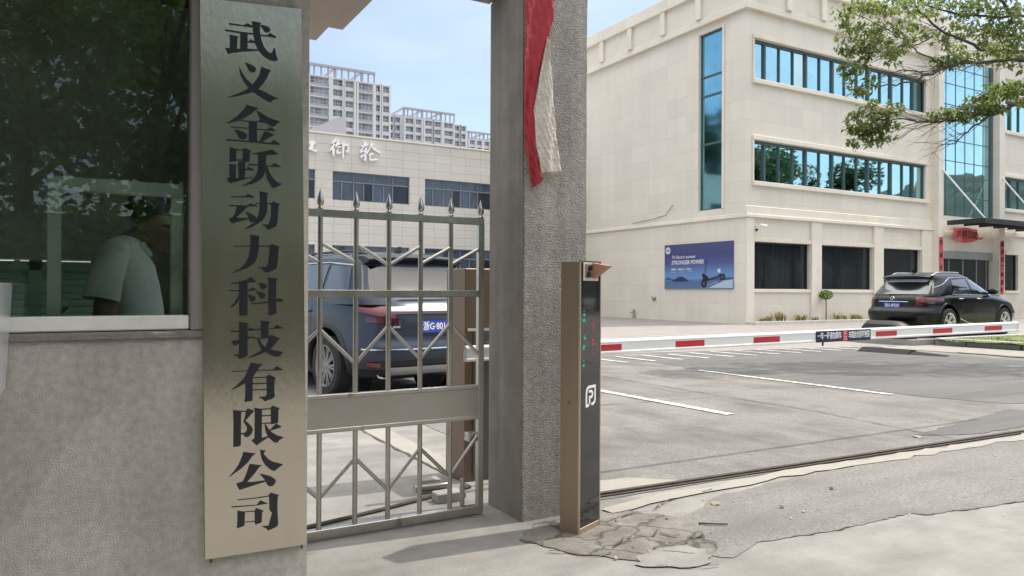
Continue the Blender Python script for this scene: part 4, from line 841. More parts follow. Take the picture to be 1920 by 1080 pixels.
M_arm = mat('white barrier enamel', (0.82, 0.83, 0.82), 0.35, 0.0, 0.04, 2.0, coat=0.3, stain=(0.60, 0.60, 0.57), sscale=2.2, slo=0.55, shi=0.85)
M_reflector = mat('red reflector', (0.50, 0.030, 0.045), 0.35, 0, 0.18, 60, coat=0.4)
M_navy = mat('navy label', (0.022, 0.018, 0.07), 0.45)
M_pink = mat('pale red label', (0.52, 0.06, 0.10), 0.45)
A0 = Vector((2.10, 4.245, 0.893)); A1 = Vector((8.49, 4.135, 0.943))
ad = (A1 - A0).normalized(); an = Vector((ad.y, -ad.x, 0)).normalized(); au = an.cross(ad)
if au.z < 0: au = -au
AL = (A1 - A0).length
def ap(s, n, u): return A0 + ad * s + an * n + au * u
prof = [(0.020, -0.050), (0.023, -0.046), (0.023, -0.034), (0.019, -0.031), (0.019, 0.026), (0.0215, 0.029), (0.0215, 0.036), (0.015, 0.047), (-0.010, 0.050), (-0.022, 0.044), (-0.022, -0.046), (-0.018, -0.050)]
q = MB(); q.grid([[ap(s, n, u) for n, u in prof] for s in (0, AL * 0.25, AL * 0.5, AL * 0.75, AL)], wrap=True)
q.add([ap(AL, n, u) for n, u in prof], [tuple(range(len(prof)))])
ar = q.build('arm', M_arm, bc, smooth=25)
q = MB(); q.grid([[ap(s, n * 1.08, u * 1.04) for n, u in prof] for s in (AL - 0.012, AL + 0.006)], wrap=True); q.add([ap(AL + 0.006, n * 1.08, u * 1.04) for n, u in prof], [tuple(range(len(prof)))])
q.build('end_cap', M_steel_bright, ar)
def s_at(px):                                       # distance along the arm of a column in the picture
    d = fwd + rgt * ((px - 960) / 1395)
    t = (A0.x * ad.y - A0.y * ad.x) / (d.x * ad.y - d.y * ad.x)
    p = d * t
    return (Vector((p.x, p.y, 0)) - Vector((A0.x, A0.y, 0))).dot(Vector((ad.x, ad.y, 0)))
def s_px(xz): return xz
for px0, px1 in ((1118, 1163), (1264, 1318), (1410, 1459), (1639, 1678), (1746, 1782), (1843, 1875)):
    s0, s1 = s_at(px0), s_at(px1)
    q = MB(); q.obox(ap((s0 + s1) / 2, 0.0200, -0.004), (s1 - s0, 0.003, 0.046), Matrix((ad, -an, au)).transposed())
    q.build('reflector', M_reflector, ar, bevel=0.001)
ls0, ls1 = s_at(1526), s_at(1628)
q = MB(); q.obox(ap((ls0 + ls1) / 2, 0.0240, -0.004), (ls1 - ls0, 0.003, 0.096), Matrix((ad, -an, au)).transposed())
q.build('label_plate', M_navy, ar); lab = ar
lm0 = ls0 + (ls1 - ls0) * 0.475
q = MB(); q.obox(ap(lm0 + 0.03, 0.0262, -0.004), (0.062, 0.0016, 0.096), Matrix((ad, -an, au)).transposed()); q.build('red_field', M_pink, lab)
AM = lambda s, u, n=0.0262: frame(ap(s, n, u), ad, au)
word('lettering', '一车一杆请勿跟车', 0.066, M_white, AM((ls0 + lm0) / 2, -0.002), lab, xs=(lm0 - ls0) * 0.9 / (8 * 0.066), bold=0.0012)
word('lettering', '车损自负损坏赔偿', 0.066, M_white, AM((lm0 + 0.06 + ls1) / 2, -0.002), lab, xs=(ls1 - lm0 - 0.06) * 0.9 / (8 * 0.066), bold=0.0012)
word('lettering', '入', 0.042, M_white, AM(lm0 + 0.03, 0.022, 0.0274), lab)
word('lettering', '口', 0.042, M_white, AM(lm0 + 0.03, -0.026, 0.0274), lab)
q = MB(); q.tube([ap(s_at(1543), 0.0, -0.05), ap(s_at(1543), 0.0, -0.085)], 0.008, 8); q.build('rest_foot', M_crack, ar)
# ------------------------------------------------------------------ buildings
OX, OY = 22.222, 20.503
def px_x(px, y):
    d = fwd + rgt * ((px - 960) / 1395)
    return d.x * (y / d.y)

def holed(q, a0, a1, z0, z1, holes, plane, depth, axis):
    """wall face with openings: axis 'x' runs along x at y = plane, axis 'y' runs along y at x = plane; reveals go depth inwards"""
    us = sorted({a0, a1, *[h[0] for h in holes], *[h[1] for h in holes]})
    zs = sorted({z0, z1, *[h[2] for h in holes], *[h[3] for h in holes]})
    us = [u for u in us if a0 <= u <= a1]; zs = [z for z in zs if z0 <= z <= z1]
    P = (lambda u, z, d=0: (u, plane + d, z)) if axis == 'x' else (lambda u, z, d=0: (plane + d, u, z))
    for i in range(len(us) - 1):
        for j in range(len(zs) - 1):
            cu, cz = (us[i] + us[i + 1]) / 2, (zs[j] + zs[j + 1]) / 2
            if any(h[0] < cu < h[1] and h[2] < cz < h[3] for h in holes): continue
            vs = [P(us[i], zs[j]), P(us[i + 1], zs[j]), P(us[i + 1], zs[j + 1]), P(us[i], zs[j + 1])]
            q.add(vs, [(0, 1, 2, 3) if axis == 'x' else (3, 2, 1, 0)])
    for h in holes:
        c = [(h[0], h[2]), (h[1], h[2]), (h[1], h[3]), (h[0], h[3])]
        for k in range(4):
            a, b = c[k], c[(k + 1) % 4]
            q.add([P(*a), P(*b), P(*b, depth), P(*a, depth)], [(0, 1, 2, 3)])

M_wall = tile_mat('cream wall tile', (0.75, 0.69, 0.59), (0.60, 0.545, 0.455), 1.22, 0.80, 0.014, 0.5, uoff=0.35, zoff=0.02)
M_trim = mat('cream trim', (0.77, 0.71, 0.61), 0.6, 0, 0.05, 1.2, streak=0.05, stsq=(2.5, 2.5, 0.5), stain=(0.64, 0.58, 0.48), sscale=0.8, slo=0.55, shi=0.8)
M_panel = mat('cream panel', (0.74, 0.68, 0.58), 0.65, 0, 0.05, 0.8, stain=(0.62, 0.565, 0.47), sscale=0.7)
M_roofing = mat('roofing', (0.3, 0.3, 0.29), 0.9)
def mirror_glass(name, c, rough=0.02, wob=0.06):
    m = mat(name, c, rough, 1.0, 0.10, 0.5, bump=wob, bs=0.9, stain=tuple(v * 0.8 for v in c), sscale=1.5)
    return m
M_cyan = mirror_glass('cyan mirror glass', (0.42, 0.66, 0.70))
M_cyan2 = mirror_glass('open pale pane', (0.60, 0.74, 0.66))
M_cyand = mirror_glass('dark green pane', (0.10, 0.17, 0.16))
M_teal = mirror_glass('stained blue glass', (0.27, 0.55, 0.66), 0.06)
M_mull = mat('dark teal mullion', (0.085, 0.125, 0.13), 0.45, 0.3, 0.1, 5)
M_dark = mat('dark shop glass', (0.020, 0.025, 0.028), 0.04, 0, 0.3, 1.1, spec=0.6, squash=(6, 6, 0.25))
M_metal = mat('grey shutter metal', (0.36, 0.36, 0.34), 0.4, 0.6, 0.08, 3)
M_canopy = mat('dark canopy metal', (0.035, 0.045, 0.045), 0.5, 0.4, 0.15, 4)
M_white_p = mat('white painted steel', (0.75, 0.76, 0.76), 0.4)
M_redpaper = mat('red couplet paper', (0.58, 0.10, 0.11), 0.7, 0, 0.16, 5, stain=(0.66, 0.22, 0.22), sscale=2.2)
M_inkp = mat('black ink', (0.04, 0.01, 0.012), 0.7)

of = thing('office_building', 'three storey cream tiled office building with cyan ribbon windows and flat parapet', 'building', (OX, OY, 0))
EW = 12.25                                            # main block front length
STRIPS = [(0.42, 11.84, 5.60, 7.22), (0.42, 11.84, 9.60, 11.19)]
GWIN = [(0.42, 3.74), (4.40, 7.86), (8.57, 11.42)]
GZ = (1.38, 3.235)
SIDE = (1.225, 2.53, 4.62, 11.95)
q = MB()
holed(q, OX, OX + EW, 0, 12.24, [(OX + a, OX + b, c, d) for a, b, c, d in STRIPS] + [(OX + a, OX + b, *GZ) for a, b in GWIN], OY, 0.22, 'x')
holed(q, OY, OY + 16.5, 0, 12.24, [(OY + SIDE[0], OY + SIDE[1], SIDE[2], SIDE[3])], OX, 0.16, 'y')
RW = [(18.62, 29.8, 5.60, 7.22), (18.62, 29.8, 9.60, 11.19)]
RG = [(18.75, 20.05), (20.7, 24.0), (24.7, 28.0)]
holed(q, OX + 18.0, OX + 30.2, 0, 12.24, [(OX + a, OX + b, c, d) for a, b, c, d in RW] + [(OX + a, OX + b, *GZ) for a, b in RG], OY, 0.22, 'x')
q.box(OX + 0.3, OX + 30.1, OY + 0.35, OY + 16.4, 0.0, 12.2)        # core behind the panes
q.build('wall', M_wall, of, fix=False)
# entrance bay
q = MB()
q.box(OX + EW, OX + 12.64, OY - 0.376, OY + 0.3, 0, 14.4)
q.box(OX + 17.50, OX + 17.995, OY - 0.376, OY + 0.3, 0, 14.4)
q.box(OX + 12.64, OX + 17.50, OY - 0.02, OY + 0.3, 3.27, 4.95)
q.box(OX + 12.64, OX + 17.50, OY - 0.02, OY + 0.3, 12.6, 14.4)
q.box(OX + 12.64, OX + 17.50, OY - 0.10, OY - 0.02, 4.0, 4.16)
each(q, 'entrance_bay', M_wall, of)
# parapet, coping, ribs, ledge
q = MB()
q.box(OX - 0.14, OX + EW, OY - 0.14, OY + 0.3, 12.24, 13.52)
q.box(OX - 0.14, OX + 0.3, OY + 0.3, OY + 16.5, 12.24, 13.52)
q.box(OX + 17.995, OX + 30.2, OY - 0.14, OY + 0.3, 12.24, 13.52)
each(q, 'parapet', M_panel, of)
q = MB()
q.box(OX - 0.30, OX + EW, OY - 0.30, OY + 0.3, 13.52, 14.07)
q.box(OX - 0.30, OX + 0.3, OY + 0.3, OY + 16.6, 13.52, 14.07)
q.box(OX + 17.995, OX + 30.3, OY - 0.30, OY + 0.3, 13.52, 14.07)
q.box(OX - 0.18, OX + EW, OY - 0.18, OY - 0.14, 12.24, 12.52)
q.box(OX - 0.18, OX - 0.14, OY - 0.14, OY + 16.5, 12.24, 12.52)
each(q, 'coping', M_trim, of, bevel=0.02)
q = MB(); q.box(OX - 0.02, OX + 30, OY + 0.1, OY + 16.4, 12.30, 12.4); q.build('roof', M_roofing, of)
q = MB()
for v in (2.38, 4.57, 6.85, 9.02, 11.2, 13.4, 15.6): q.box(OX - 0.27, OX - 0.14, OY + v - 0.15, OY + v + 0.15, 12.52, 13.52)
for u in (2.2, 4.3, 6.45, 8.6, 10.75): q.box(OX + u - 0.15, OX + u + 0.15, OY - 0.27, OY - 0.14, 12.52, 13.52)
each(q, 'parapet_rib', M_trim, of, bevel=0.01)
q = MB()
q.box(OX - 0.07, OX + EW, OY - 0.16, OY, 4.17, 4.30)
q.box(OX - 0.05, OX + EW, OY - 0.11, OY, 4.30, 4.62)
q.box(OX - 0.07, OX, OY, OY + 16.5, 4.17, 4.28)
q.box(OX - 0.03, OX, OY, OY + 16.5, 4.28, 4.34)
q.box(OX + 17.995, OX + 30.2, OY - 0.14, OY, 4.17, 4.40)
each(q, 'ledge', M_trim, of, bevel=0.015)
# ground floor piers and window trims
q = MB()
for a, b in ((0.0, 0.40), (3.76, 4.38), (7.88, 8.55), (11.44, 12.25)):
    q.box(OX + a, OX + b, OY - 0.10, OY, 0, 4.168)
for a, b in GWIN + RG:
    q.box(OX + a - 0.0, OX + b + 0.0, OY - 0.085, OY, GZ[1] + 0.003, GZ[1] + 0.16)
    q.box(OX + a - 0.0, OX + b + 0.0, OY - 0.07, OY, GZ[0] - 0.13, GZ[0] - 0.003)
each(q, 'pier', M_trim, of, bevel=0.008)
q = MB()
for a, b, c, d in STRIPS + RW:
    q.box(OX + a - 0.08, OX + b + 0.12, OY - 0.09, OY, d + 0.003, d + 0.18)
    q.box(OX + a - 0.08, OX + b + 0.12, OY - 0.14, OY, c - 0.17, c - 0.003)
    q.box(OX + a - 0.08, OX + a - 0.003, OY - 0.06, OY, c, d)
q.box(OX - 0.05, OX, OY + SIDE[0] - 0.12, OY + SIDE[0] - 0.003, SIDE[2], SIDE[3] + 0.05)
q.box(OX - 0.05, OX, OY + SIDE[1] + 0.003, OY + SIDE[1] + 0.08, SIDE[2], SIDE[3] + 0.05)
each(q, 'window_trim', M_trim, of, bevel=0.01)
# ribbon windows: dark frame part, panes as its sub-parts
mull_px = [1436, 1464, 1490, 1514, 1540, 1564, 1587, 1610, 1631, 1654, 1674, 1696, 1715]
mull = [px_x(p, OY) - OX for p in mull_px]
rw_ = random.Random(2)
def pane(q, x0, x1, z0, z1, y, tilt):
    q.add([(x0, y + rw_.uniform(-tilt, tilt), z0), (x1, y + rw_.uniform(-tilt, tilt), z0), (x1, y + rw_.uniform(-tilt, tilt), z1), (x0, y + rw_.uniform(-tilt, tilt), z1)], [(0, 1, 2, 3)])
def ribbon_window(a, b, z0, z1, cuts, special):
    f = MB()
    y0, y1 = OY + 0.10, OY + 0.19
    f.box(OX + a, OX + b, y0, y1, z1 - 0.11, z1); f.box(OX + a, OX + b, y0, y1, z0, z0 + 0.05)
    thick = (0, 3, 5, 8, 10, 12)
    for i, c in enumerate(cuts):
        w = 0.045 if i in thick else 0.022
        f.box(OX + c - w, OX + c + w, y0 - (0.02 if i in thick else 0), y1, z0 + 0.05, z1 - 0.11)
    f.box(OX + a, OX + a + 0.03, y0, y1, z0, z1); f.box(OX + b - 0.04, OX + b, y0, y1, z0, z1)
    fo = f.build('window', M_mull, of)
    ed = [a] + cuts + [b]
    qs = {}
    for i in range(len(ed) - 1):
        mm = special.get(i, M_cyan)
        pane(qs.setdefault(mm.name, (MB(), mm))[0], OX + ed[i], OX + ed[i + 1], z0, z1, OY + 0.165, 0.004)
    for n, (qq, mm) in qs.items(): qq.build('pane', mm, fo)
ribbon_window(*STRIPS[0], mull, {13: M_cyan})
ribbon_window(*STRIPS[1], mull, {3: M_cyan2, 13: M_cyand})
for s_ in RW: ribbon_window(*s_, [s_[0] + 0.85 * k for k in range(1, 13)], {})
for a, b in GWIN + RG:
    f = MB()
    f.box(OX + a, OX + a + 0.05, OY + 0.12, OY + 0.2, *GZ); f.box(OX + b - 0.05, OX + b, OY + 0.12, OY + 0.2, *GZ)
    f.box(OX + a, OX + b, OY + 0.12, OY + 0.2, GZ[1] - 0.05, GZ[1]); f.box(OX + a, OX + b, OY + 0.12, OY + 0.2, GZ[0], GZ[0] + 0.05)
    fo = f.build('window', M_canopy, of)
    qq = MB(); pane(qq, OX + a, OX + b, *GZ, OY + 0.18, 0.004); qq.build('pane', M_dark, fo)
# tall side window
f = MB()
for z in (4.62, 7.35, 9.35, 10.15, 11.90): f.box(OX + 0.09, OX + 0.14, OY + SIDE[0], OY + SIDE[1], z - 0.03, z + 0.05)
for v in (SIDE[0], SIDE[1] - 0.04): f.box(OX + 0.09, OX + 0.14, OY + v, OY + v + 0.04, SIDE[2], SIDE[3])
fo = f.build('window', M_mull, of)
qq = MB()
for z0, z1 in ((4.62, 7.35), (7.35, 9.35), (9.35, 10.15), (10.15, 11.95)):
    t = [rw_.uniform(-.004, .004) for _ in range(4)]
    qq.add([(OX + 0.13 + t[0], OY + SIDE[0], z0), (OX + 0.13 + t[1], OY + SIDE[1], z0), (OX + 0.13 + t[2], OY + SIDE[1], z1), (OX + 0.13 + t[3], OY + SIDE[0], z1)], [(0, 1, 2, 3)])
qq.build('pane', M_teal, fo)
# curtain wall over the entrance
f = MB()
CX = [13.0 + 0.9 * k for k in range(6)]
CX = [12.64] + [12.64 + 4.86 * k / 6 for k in range(1, 6)] + [17.5]
for x in CX[1:-1]: f.box(OX + x - 0.02, OX + x + 0.02, OY - 0.015, OY + 0.04, 4.95, 12.6)
for z in (5.9, 6.9, 7.6, 8.6, 9.6, 10.3, 11.3, 12.1): f.box(OX + 12.64, OX + 17.5, OY - 0.014, OY + 0.04, z - 0.018, z + 0.018)
f.box(OX + 17.28, OX + 17.5, OY - 0.05, OY + 0.04, 4.95, 12.6)
fo = f.build('curtain_wall', M_mull, of)
for i in range(6):
    qq = MB()
    for z0, z1 in ((4.95, 6.9), (6.9, 8.6), (8.6, 10.3), (10.3, 12.6)): pane(qq, OX + CX[i], OX + CX[i + 1], z0, z1, OY + 0.0, 0.003)
    qq.build('pane', M_cyan, fo)
# entrance door under its shutter box
f = MB()
f.box(OX + 12.64, OX + 17.5, OY - 0.06, OY + 0.2, 2.90, 3.268)
dr = f.build('door', M_metal, of, bevel=0.01)
f = MB()
for x in (12.66, 13.9, 15.1, 16.3, 17.2): f.box(OX + x, OX + x + 0.06, OY + 0.1, OY + 0.16, 0, 2.9)
f.build('door_frame', M_metal, dr)
f = MB(); f.add([(OX + 12.64, OY + 0.14, 0), (OX + 17.5, OY + 0.14, 0), (OX + 17.5, OY + 0.14, 2.9), (OX + 12.64, OY + 0.14, 2.9)], [(0, 1, 2, 3)]); f.build('pane', M_dark, dr)
# canopy with its two tie rods
f = MB()
f.box(OX + 12.9, OX + 19.6, 18.41, 18.55, 4.44, 4.66); f.box(OX + 12.9, OX + 13.04, 18.55, OY - 0.38, 4.44, 4.66); f.box(OX + 19.46, OX + 19.6, 18.55, OY - 0.14, 4.44, 4.66)
f.box(OX + 13.04, OX + 19.46, 18.55, OY - 0.38, 4.60, 4.65)
for x in (14.3, 15.6, 16.9, 18.2): f.box(OX + x, OX + x + 0.1, 18.55, OY - 0.38, 4.46, 4.598)
can = f.build('canopy', M_canopy, of, bevel=0.01)
for x, z, x1 in ((12.55, 7.06, 13.3), (17.75, 7.06, 18.4)):
    f = MB(); f.tube([(OX + x, OY - 0.36, z), (OX + x1, 18.62, 4.66)], 0.035, 8); f.build('tie_rod', M_white_p, can, smooth=40)
# planting kerb along the front
f = MB(); f.box(OX - 0.1, OX + 12.2, OY - 0.62, OY - 0.50, -0.02, 0.13); f.box(OX - 0.1, OX, OY - 0.5, OY - 0.1, -0.02, 0.13)
tag(f.build('planter_kerb', M_kerb, bevel=0.01), 'low grey kerb of the planting strip along the office front', 'kerb')
f = MB(); f.box(OX, OX + 12.2, OY - 0.5, OY - 0.1, -0.02, 0.09)
tag(f.build('planting_soil', M_soil), kind='structure')

# red couplets and banner
def scroll(x0, x1, z0, z1, y, chars, label):
    t = thing('couplet_scroll', label, 'scroll', (OX + (x0 + x1) / 2, y, z0), 0, 'red paper couplets by the office door')
    f = MB(); rows = []
    for i in range(13):
        z = z0 + (z1 - z0) * i / 12
        rows.append([(OX + x0 + (x1 - x0) * j / 3, y - 0.012 - 0.006 * math.sin(i * 1.3 + j), z) for j in range(4)])
    f.grid(rows); f.build('paper', M_redpaper, t, smooth=60)
    n = len(chars); st = (z1 - z0) / n
    for i, c in enumerate(chars):
        word('character', c, (x1 - x0) * 0.78, M_inkp, frame((OX + (x0 + x1) / 2, y - 0.022, z1 - st * (i + 0.5)), (1, 0, 0), (0, 0, 1)), t, bold=0.008)
scroll(12.275, 12.60, 1.0, 3.87, OY - 0.376, '行业大吉利', 'red paper couplet with large black characters on the pier left of the office door')
scroll(17.56, 17.91, 1.2, 3.88, OY - 0.376, '喜迎宾客财运旺', 'red paper couplet with small black characters on the pier right of the office door')
bn = thing('door_banner', 'faded red banner with black characters drooping above the office door', 'banner', (OX + 14.8, OY - 0.2, 3.7))
f = MB(); rows = []
for i in range(13):
    t = i / 12; x = OX + 13.75 + 2.05 * t
    zt = 4.40 - 0.02 * math.sin(t * 9); zb = 3.80 - 0.10 * math.sin(t * 3.14) + 0.18 * max(0, t - 0.8) * 5 * 0.5
    rows.append([(x, OY - 0.2 - 0.10 * (1 - k / 5) * math.sin(t * 7 + 1), zb + (zt - zb) * k / 5) for k in range(6)])
f.grid(rows); f.build('cloth', M_redpaper, bn, smooth=60)
f = MB(); f.poly([(OX + 15.75, OY - 0.28, 3.92), (OX + 16.1, OY - 0.30, 4.02), (OX + 16.2, OY - 0.3, 3.98), (OX + 15.95, OY - 0.3, 3.86)], (0, 0.01, 0)); f.build('loose_end', M_redpaper, bn)
for i, c in enumerate('鸿福满堂'):
    word('character', c, 0.40, M_inkp, frame((OX + 14.05 + 0.46 * i, OY - 0.325, 4.04), (1, 0, 0), (0, 0, 1)), bn, bold=0.01)

# advertising panel on the side wall
M_print = {}
def pm(n, c, r_=0.45): return mat(n, c, r_, 0, 0.06, 3)
m_bg = bpy.data.materials.new('poster print')
m_bg.use_nodes = True
nt = m_bg.node_tree; bs_ = nt.nodes['Principled BSDF']; bs_.inputs['Roughness'].default_value = 0.4
ge = nt.nodes.new('ShaderNodeNewGeometry'); sp_ = nt.nodes.new('ShaderNodeSeparateXYZ'); mr_ = nt.nodes.new('ShaderNodeMapRange'); rp2 = nt.nodes.new('ShaderNodeValToRGB')
mr_.inputs['From Min'].default_value = 1.38; mr_.inputs['From Max'].default_value = 3.29
nt.links.new(ge.outputs['Position'], sp_.inputs[0]); nt.links.new(sp_.outputs[2], mr_.inputs['Value']); nt.links.new(mr_.outputs['Result'], rp2.inputs['Fac']); nt.links.new(rp2.outputs['Color'], bs_.inputs['Base Color'])
els = rp2.color_ramp.elements
els[0].position = 0.0; els[0].color = (0.11, 0.18, 0.33, 1)
els[1].position = 1.0; els[1].color = (0.065, 0.075, 0.19, 1)
for p, c in ((0.15, (0.085, 0.15, 0.31)), (0.23, (0.14, 0.28, 0.52)), (0.34, (0.13, 0.25, 0.50)), (0.55, (0.075, 0.10, 0.26)), (0.75, (0.055, 0.065, 0.18))):
    e = els.new(p); e.color = (*c, 1)
PYL, PYR, PZ0, PZ1 = OY + 4.565, OY + 0.585, 1.38, 3.29
po = thing('advertising_panel', 'blue advertising panel with an electric scooter on the office side wall', 'poster', (OX, (PYL + PYR) / 2, PZ0))
f = MB(); f.box(OX - 0.055, OX - 0.002, PYR, PYL, PZ0, PZ1); f.build('board', m_bg, po)
W_ = PYL - PYR; H_ = PZ1 - PZ0
def PP(u, v, k): return (OX - 0.0565 - 0.0015 * k, PYL - u * W_, PZ0 + v * H_)
def pprint(name, polys, m, k=0):
    f = MB()
    for i, p in enumerate(polys): f.poly([PP(u, v, k + 0.12 * i) for u, v in p], (0.0012, 0, 0))
    return f.build(name, m, po, tri=True)
m_dk = pm('print dark blue', (0.020, 0.035, 0.085)); m_mid = pm('print blue', (0.055, 0.10, 0.22)); m_lt = pm('print pale', (0.42, 0.52, 0.66)); m_bk = pm('print black', (0.010, 0.011, 0.016)); m_wh = pm('print white', (0.62, 0.64, 0.68)); m_gr = pm('print grey', (0.10, 0.10, 0.13))
pprint('print_hill', [[(0, .20), (.05, .27), (.12, .23), (.20, .20)]], m_mid, 0)
pprint('print_hill', [[(.55, .20), (.75, .25), (.95, .24), (1, .25), (1, .18), (.55, .18)]], m_mid, 0)
pprint('print_mountain', [[(.10, .17), (.17, .22), (.22, .265), (.27, .275), (.31, .25), (.36, .20), (.39, .17), (.25, .155)]], m_dk, 1)
pprint('print_sand', [[(.62, .05), (.78, .15), (1, .20), (1, .02), (.70, .02)]], m_lt, 1)
pprint('print_sun', [[(.815 + .022 * math.cos(a * .5236), .385 + .045 * math.sin(a * .5236)) for a in range(12)]], m_wh, 1)
cir = lambda cx, cy, rx, n=14: [(cx + rx * math.cos(2 * math.pi * k / n), cy + rx * W_ / H_ * math.sin(2 * math.pi * k / n)) for k in range(n)]
pprint('print_scooter', [cir(.605, .115, .042), cir(.865, .25, .036), [(.60, .13), (.575, .32), (.60, .34), (.66, .26), (.68, .20), (.64, .16)],
       [(.612, .34), (.622, .34), (.642, .58), (.655, .60), (.65, .61), (.615, .60), (.635, .585)], [(.64, .16), (.82, .25), (.88, .26), (.89, .30), (.83, .32), (.70, .22)]], m_bk, 2)
pprint('print_scooter_deck', [[(.67, .20), (.82, .27), (.81, .30), (.70, .24)], cir(.605, .115, .018), cir(.865, .25, .016)], m_gr, 4)
pprint('print_shadow', [[(.60, .045), (.66, .06), (.84, .17), (.86, .16), (.68, .04)]], m_dk, 2)
pprint('print_emblem', [cir(.055, .87, .040)], m_wh, 2)
pprint('print_emblem_bar', [[(.03, .885), (.08, .885), (.08, .855), (.03, .855)]], m_mid, 4)
PM = lambda u, v, k=3: frame(PP(u, v, k), (0, -1, 0), (0, 0, 1))
word('print_words', 'T6 Electric scooter', 0.185, m_wh, PM(.115, .71), po, shear=0.25, align='LEFT', bold=0.003)
word('print_words', 'STRONGER POWER', 0.235, m_wh, PM(.11, .585), po, shear=0.25, align='LEFT', bold=0.008, xs=0.93)
word('print_words', '800w · 40km/h · 70km', 0.135, m_wh, PM(.11, .435), po, shear=0.15, align='LEFT', bold=0.004)
pprint('print_rule', [[(.11, .372), (.185, .372), (.185, .365), (.11, .365)], [(.24, .378), (.31, .378), (.31, .371), (.24, .371)], [(.375, .384), (.44, .384), (.44, .377), (.375, .377)]], m_lt, 3)

# small fittings on the wall
cc = thing('security_camera', 'white dome and bullet security camera on the office corner above the dark windows', 'security camera', (OX + 0.5, OY - 0.1, 3.7))
f = MB(); f.box(OX + 0.45, OX + 0.55, OY - 0.12, OY, 3.72, 3.86); f.tube([(OX + 0.5, OY - 0.1, 3.82), (OX + 0.58, OY - 0.34, 3.86)], 0.02, 6); f.build('bracket', M_white_p, cc)
f = MB(); f.tube([(OX + 0.56, OY - 0.26, 3.87), (OX + 0.66, OY - 0.50, 3.80)], 0.055, 10); f.build('housing', M_white_p, cc, smooth=40)
f = MB(); f.lathe([(0.06, 0), (0.06, 0.04), (0.045, -0.03), (0.02, -0.055)], (OX + 0.47, OY - 0.14, 3.68), 12); f.build('dome', M_black_glass, cc, smooth=50)
tp = thing('wall_tap', 'small grey standpipe tap at the foot of the office side wall', 'tap', (OX - 0.12, OY + 6.6, 0))
f = MB(); f.tube([(OX - 0.12, OY + 6.6, -0.02), (OX - 0.12, OY + 6.6, 0.42)], 0.05, 8); f.build('pipe', M_metal, tp)
f = MB(); f.tube([(OX - 0.12, OY + 6.6, 0.30), (OX - 0.12, OY + 6.85, 0.26)], 0.03, 6); f.build('spout', M_metal, tp)
f = MB(); f.lathe([(0.13, 0), (0.13, -0.03), (0.09, -0.09), (0.03, -0.11)], (OX, OY + 5.3, 0.97), 12, 'x')
tag(f.build('wall_vent', M_metal, smooth=40), 'small round grey vent cap on the office side wall left of the poster', 'vent')
f = MB(); f.tube([(OX - 0.05, OY + 5.0, 4.55), (OX - 0.06, OY + 4.5, 4.62), (OX - 0.05, OY + 4.1, 5.0), (OX - 0.05, OY + 4.05, 5.02)], 0.012, 5); f.tube([(OX - 0.06, OY + 4.5, 4.62), (OX - 0.05, OY + 5.5, 4.5), (OX - 0.05, OY + 6.8, 4.42)], 0.012, 5)
tag(f.build('loose_wire', M_crack), 'loose dark wire trailing over the ledge on the office side wall', 'wire')

# ------------------------------------------------------------------ low hall with white brush lettering
M_hall = tile_mat('grey beige wall tile', (0.62, 0.585, 0.535), (0.36, 0.335, 0.30), 0.80, 0.385, 0.016, 0.5, uoff=0.2, zoff=0.1)
M_hallglass = mat('blue grey window glass', (0.05, 0.07, 0.105), 0.05, 0, 0.4, 0.9, spec=0.8, squash=(1.5, 1, 0.6))
M_halldark = mat('open dark casement', (0.018, 0.022, 0.03), 0.15, 0, 0.4, 2)
M_hallframe = mat('grey window frame', (0.23, 0.25, 0.28), 0.45, 0.3, 0.1, 4)
HY = 32.0
hl = thing('hall_building', 'long two storey beige tiled hall with white brush lettering and dark blue windows', 'building', (2, HY, 0))
HW = [0.66 + 4.35 * k for k in range(5)]
holes = [(x, x + 3.59, 5.19, 6.455) for x in HW[:4]] + [(x, x + 3.59, 1.90, 3.215) for x in HW[:4]] + [(18.06, 20.3, 5.19, 6.455), (18.06, 20.3, 1.9, 3.215)]
q = MB(); holed(q, -2, 21.0, 0, 8.03, holes, HY, 0.18, 'x'); q.box(-2, 21.0, HY + 0.3, HY + 14, 0, 8.0); q.box(20.99, 21.0, HY, HY + 0.3, 0, 8.03)
q.build('wall', M_hall, hl, fix=False)
q = MB(); q.box(-2.05, 21.05, HY - 0.04, HY + 0.3, 8.033, 8.10); q.build('coping', M_trim, hl)
for x0, x1, z0, z1 in holes:
    f = MB(); zt = z0 + (z1 - z0) * 0.66; n = 6; y0, y1 = HY + 0.10, HY + 0.15
    f.box(x0, x1, y0, y1, zt - 0.025, zt + 0.025); f.box(x0, x1, y0, y1, z0, z0 + 0.04); f.box(x0, x1, y0, y1, z1 - 0.04, z1)
    ws = [x0 + (x1 - x0) * t for t in (0.0, 0.12, 0.27, 0.40, 0.52, 0.66, 0.78, 1.0)]
    for i, x in enumerate(ws): f.box(max(x0, x - 0.022), min(x1, x + 0.022), y0, y1, z0, zt)
    for t in (0.27, 0.52, 0.78): f.box(x0 + (x1 - x0) * t - 0.015, x0 + (x1 - x0) * t + 0.015, y0, y1, zt, z1)
    fo = f.build('window', M_hallframe, hl)
    f = MB()
    for i in range(7):
        if i in (3, 6): continue
        pane(f, ws[i], ws[i + 1], z0, zt, HY + 0.14, 0.004)
    pane(f, x0, x1, zt, z1, HY + 0.141, 0.004)
    f.build('pane', M_hallglass, fo)
    f = MB(); pane(f, ws[3], ws[4], z0, zt, HY + 0.145, 0.002); pane(f, ws[6], ws[7], z0, zt, HY + 0.145, 0.002); each(f, 'pane', M_halldark, fo)
M_tw2 = mat('grey lilac tower render', (0.36, 0.355, 0.39), 0.8, 0, 0.05, 0.05)
M_tw = mat('pale tower render', (0.60, 0.595, 0.605), 0.8, 0, 0.05, 0.05)
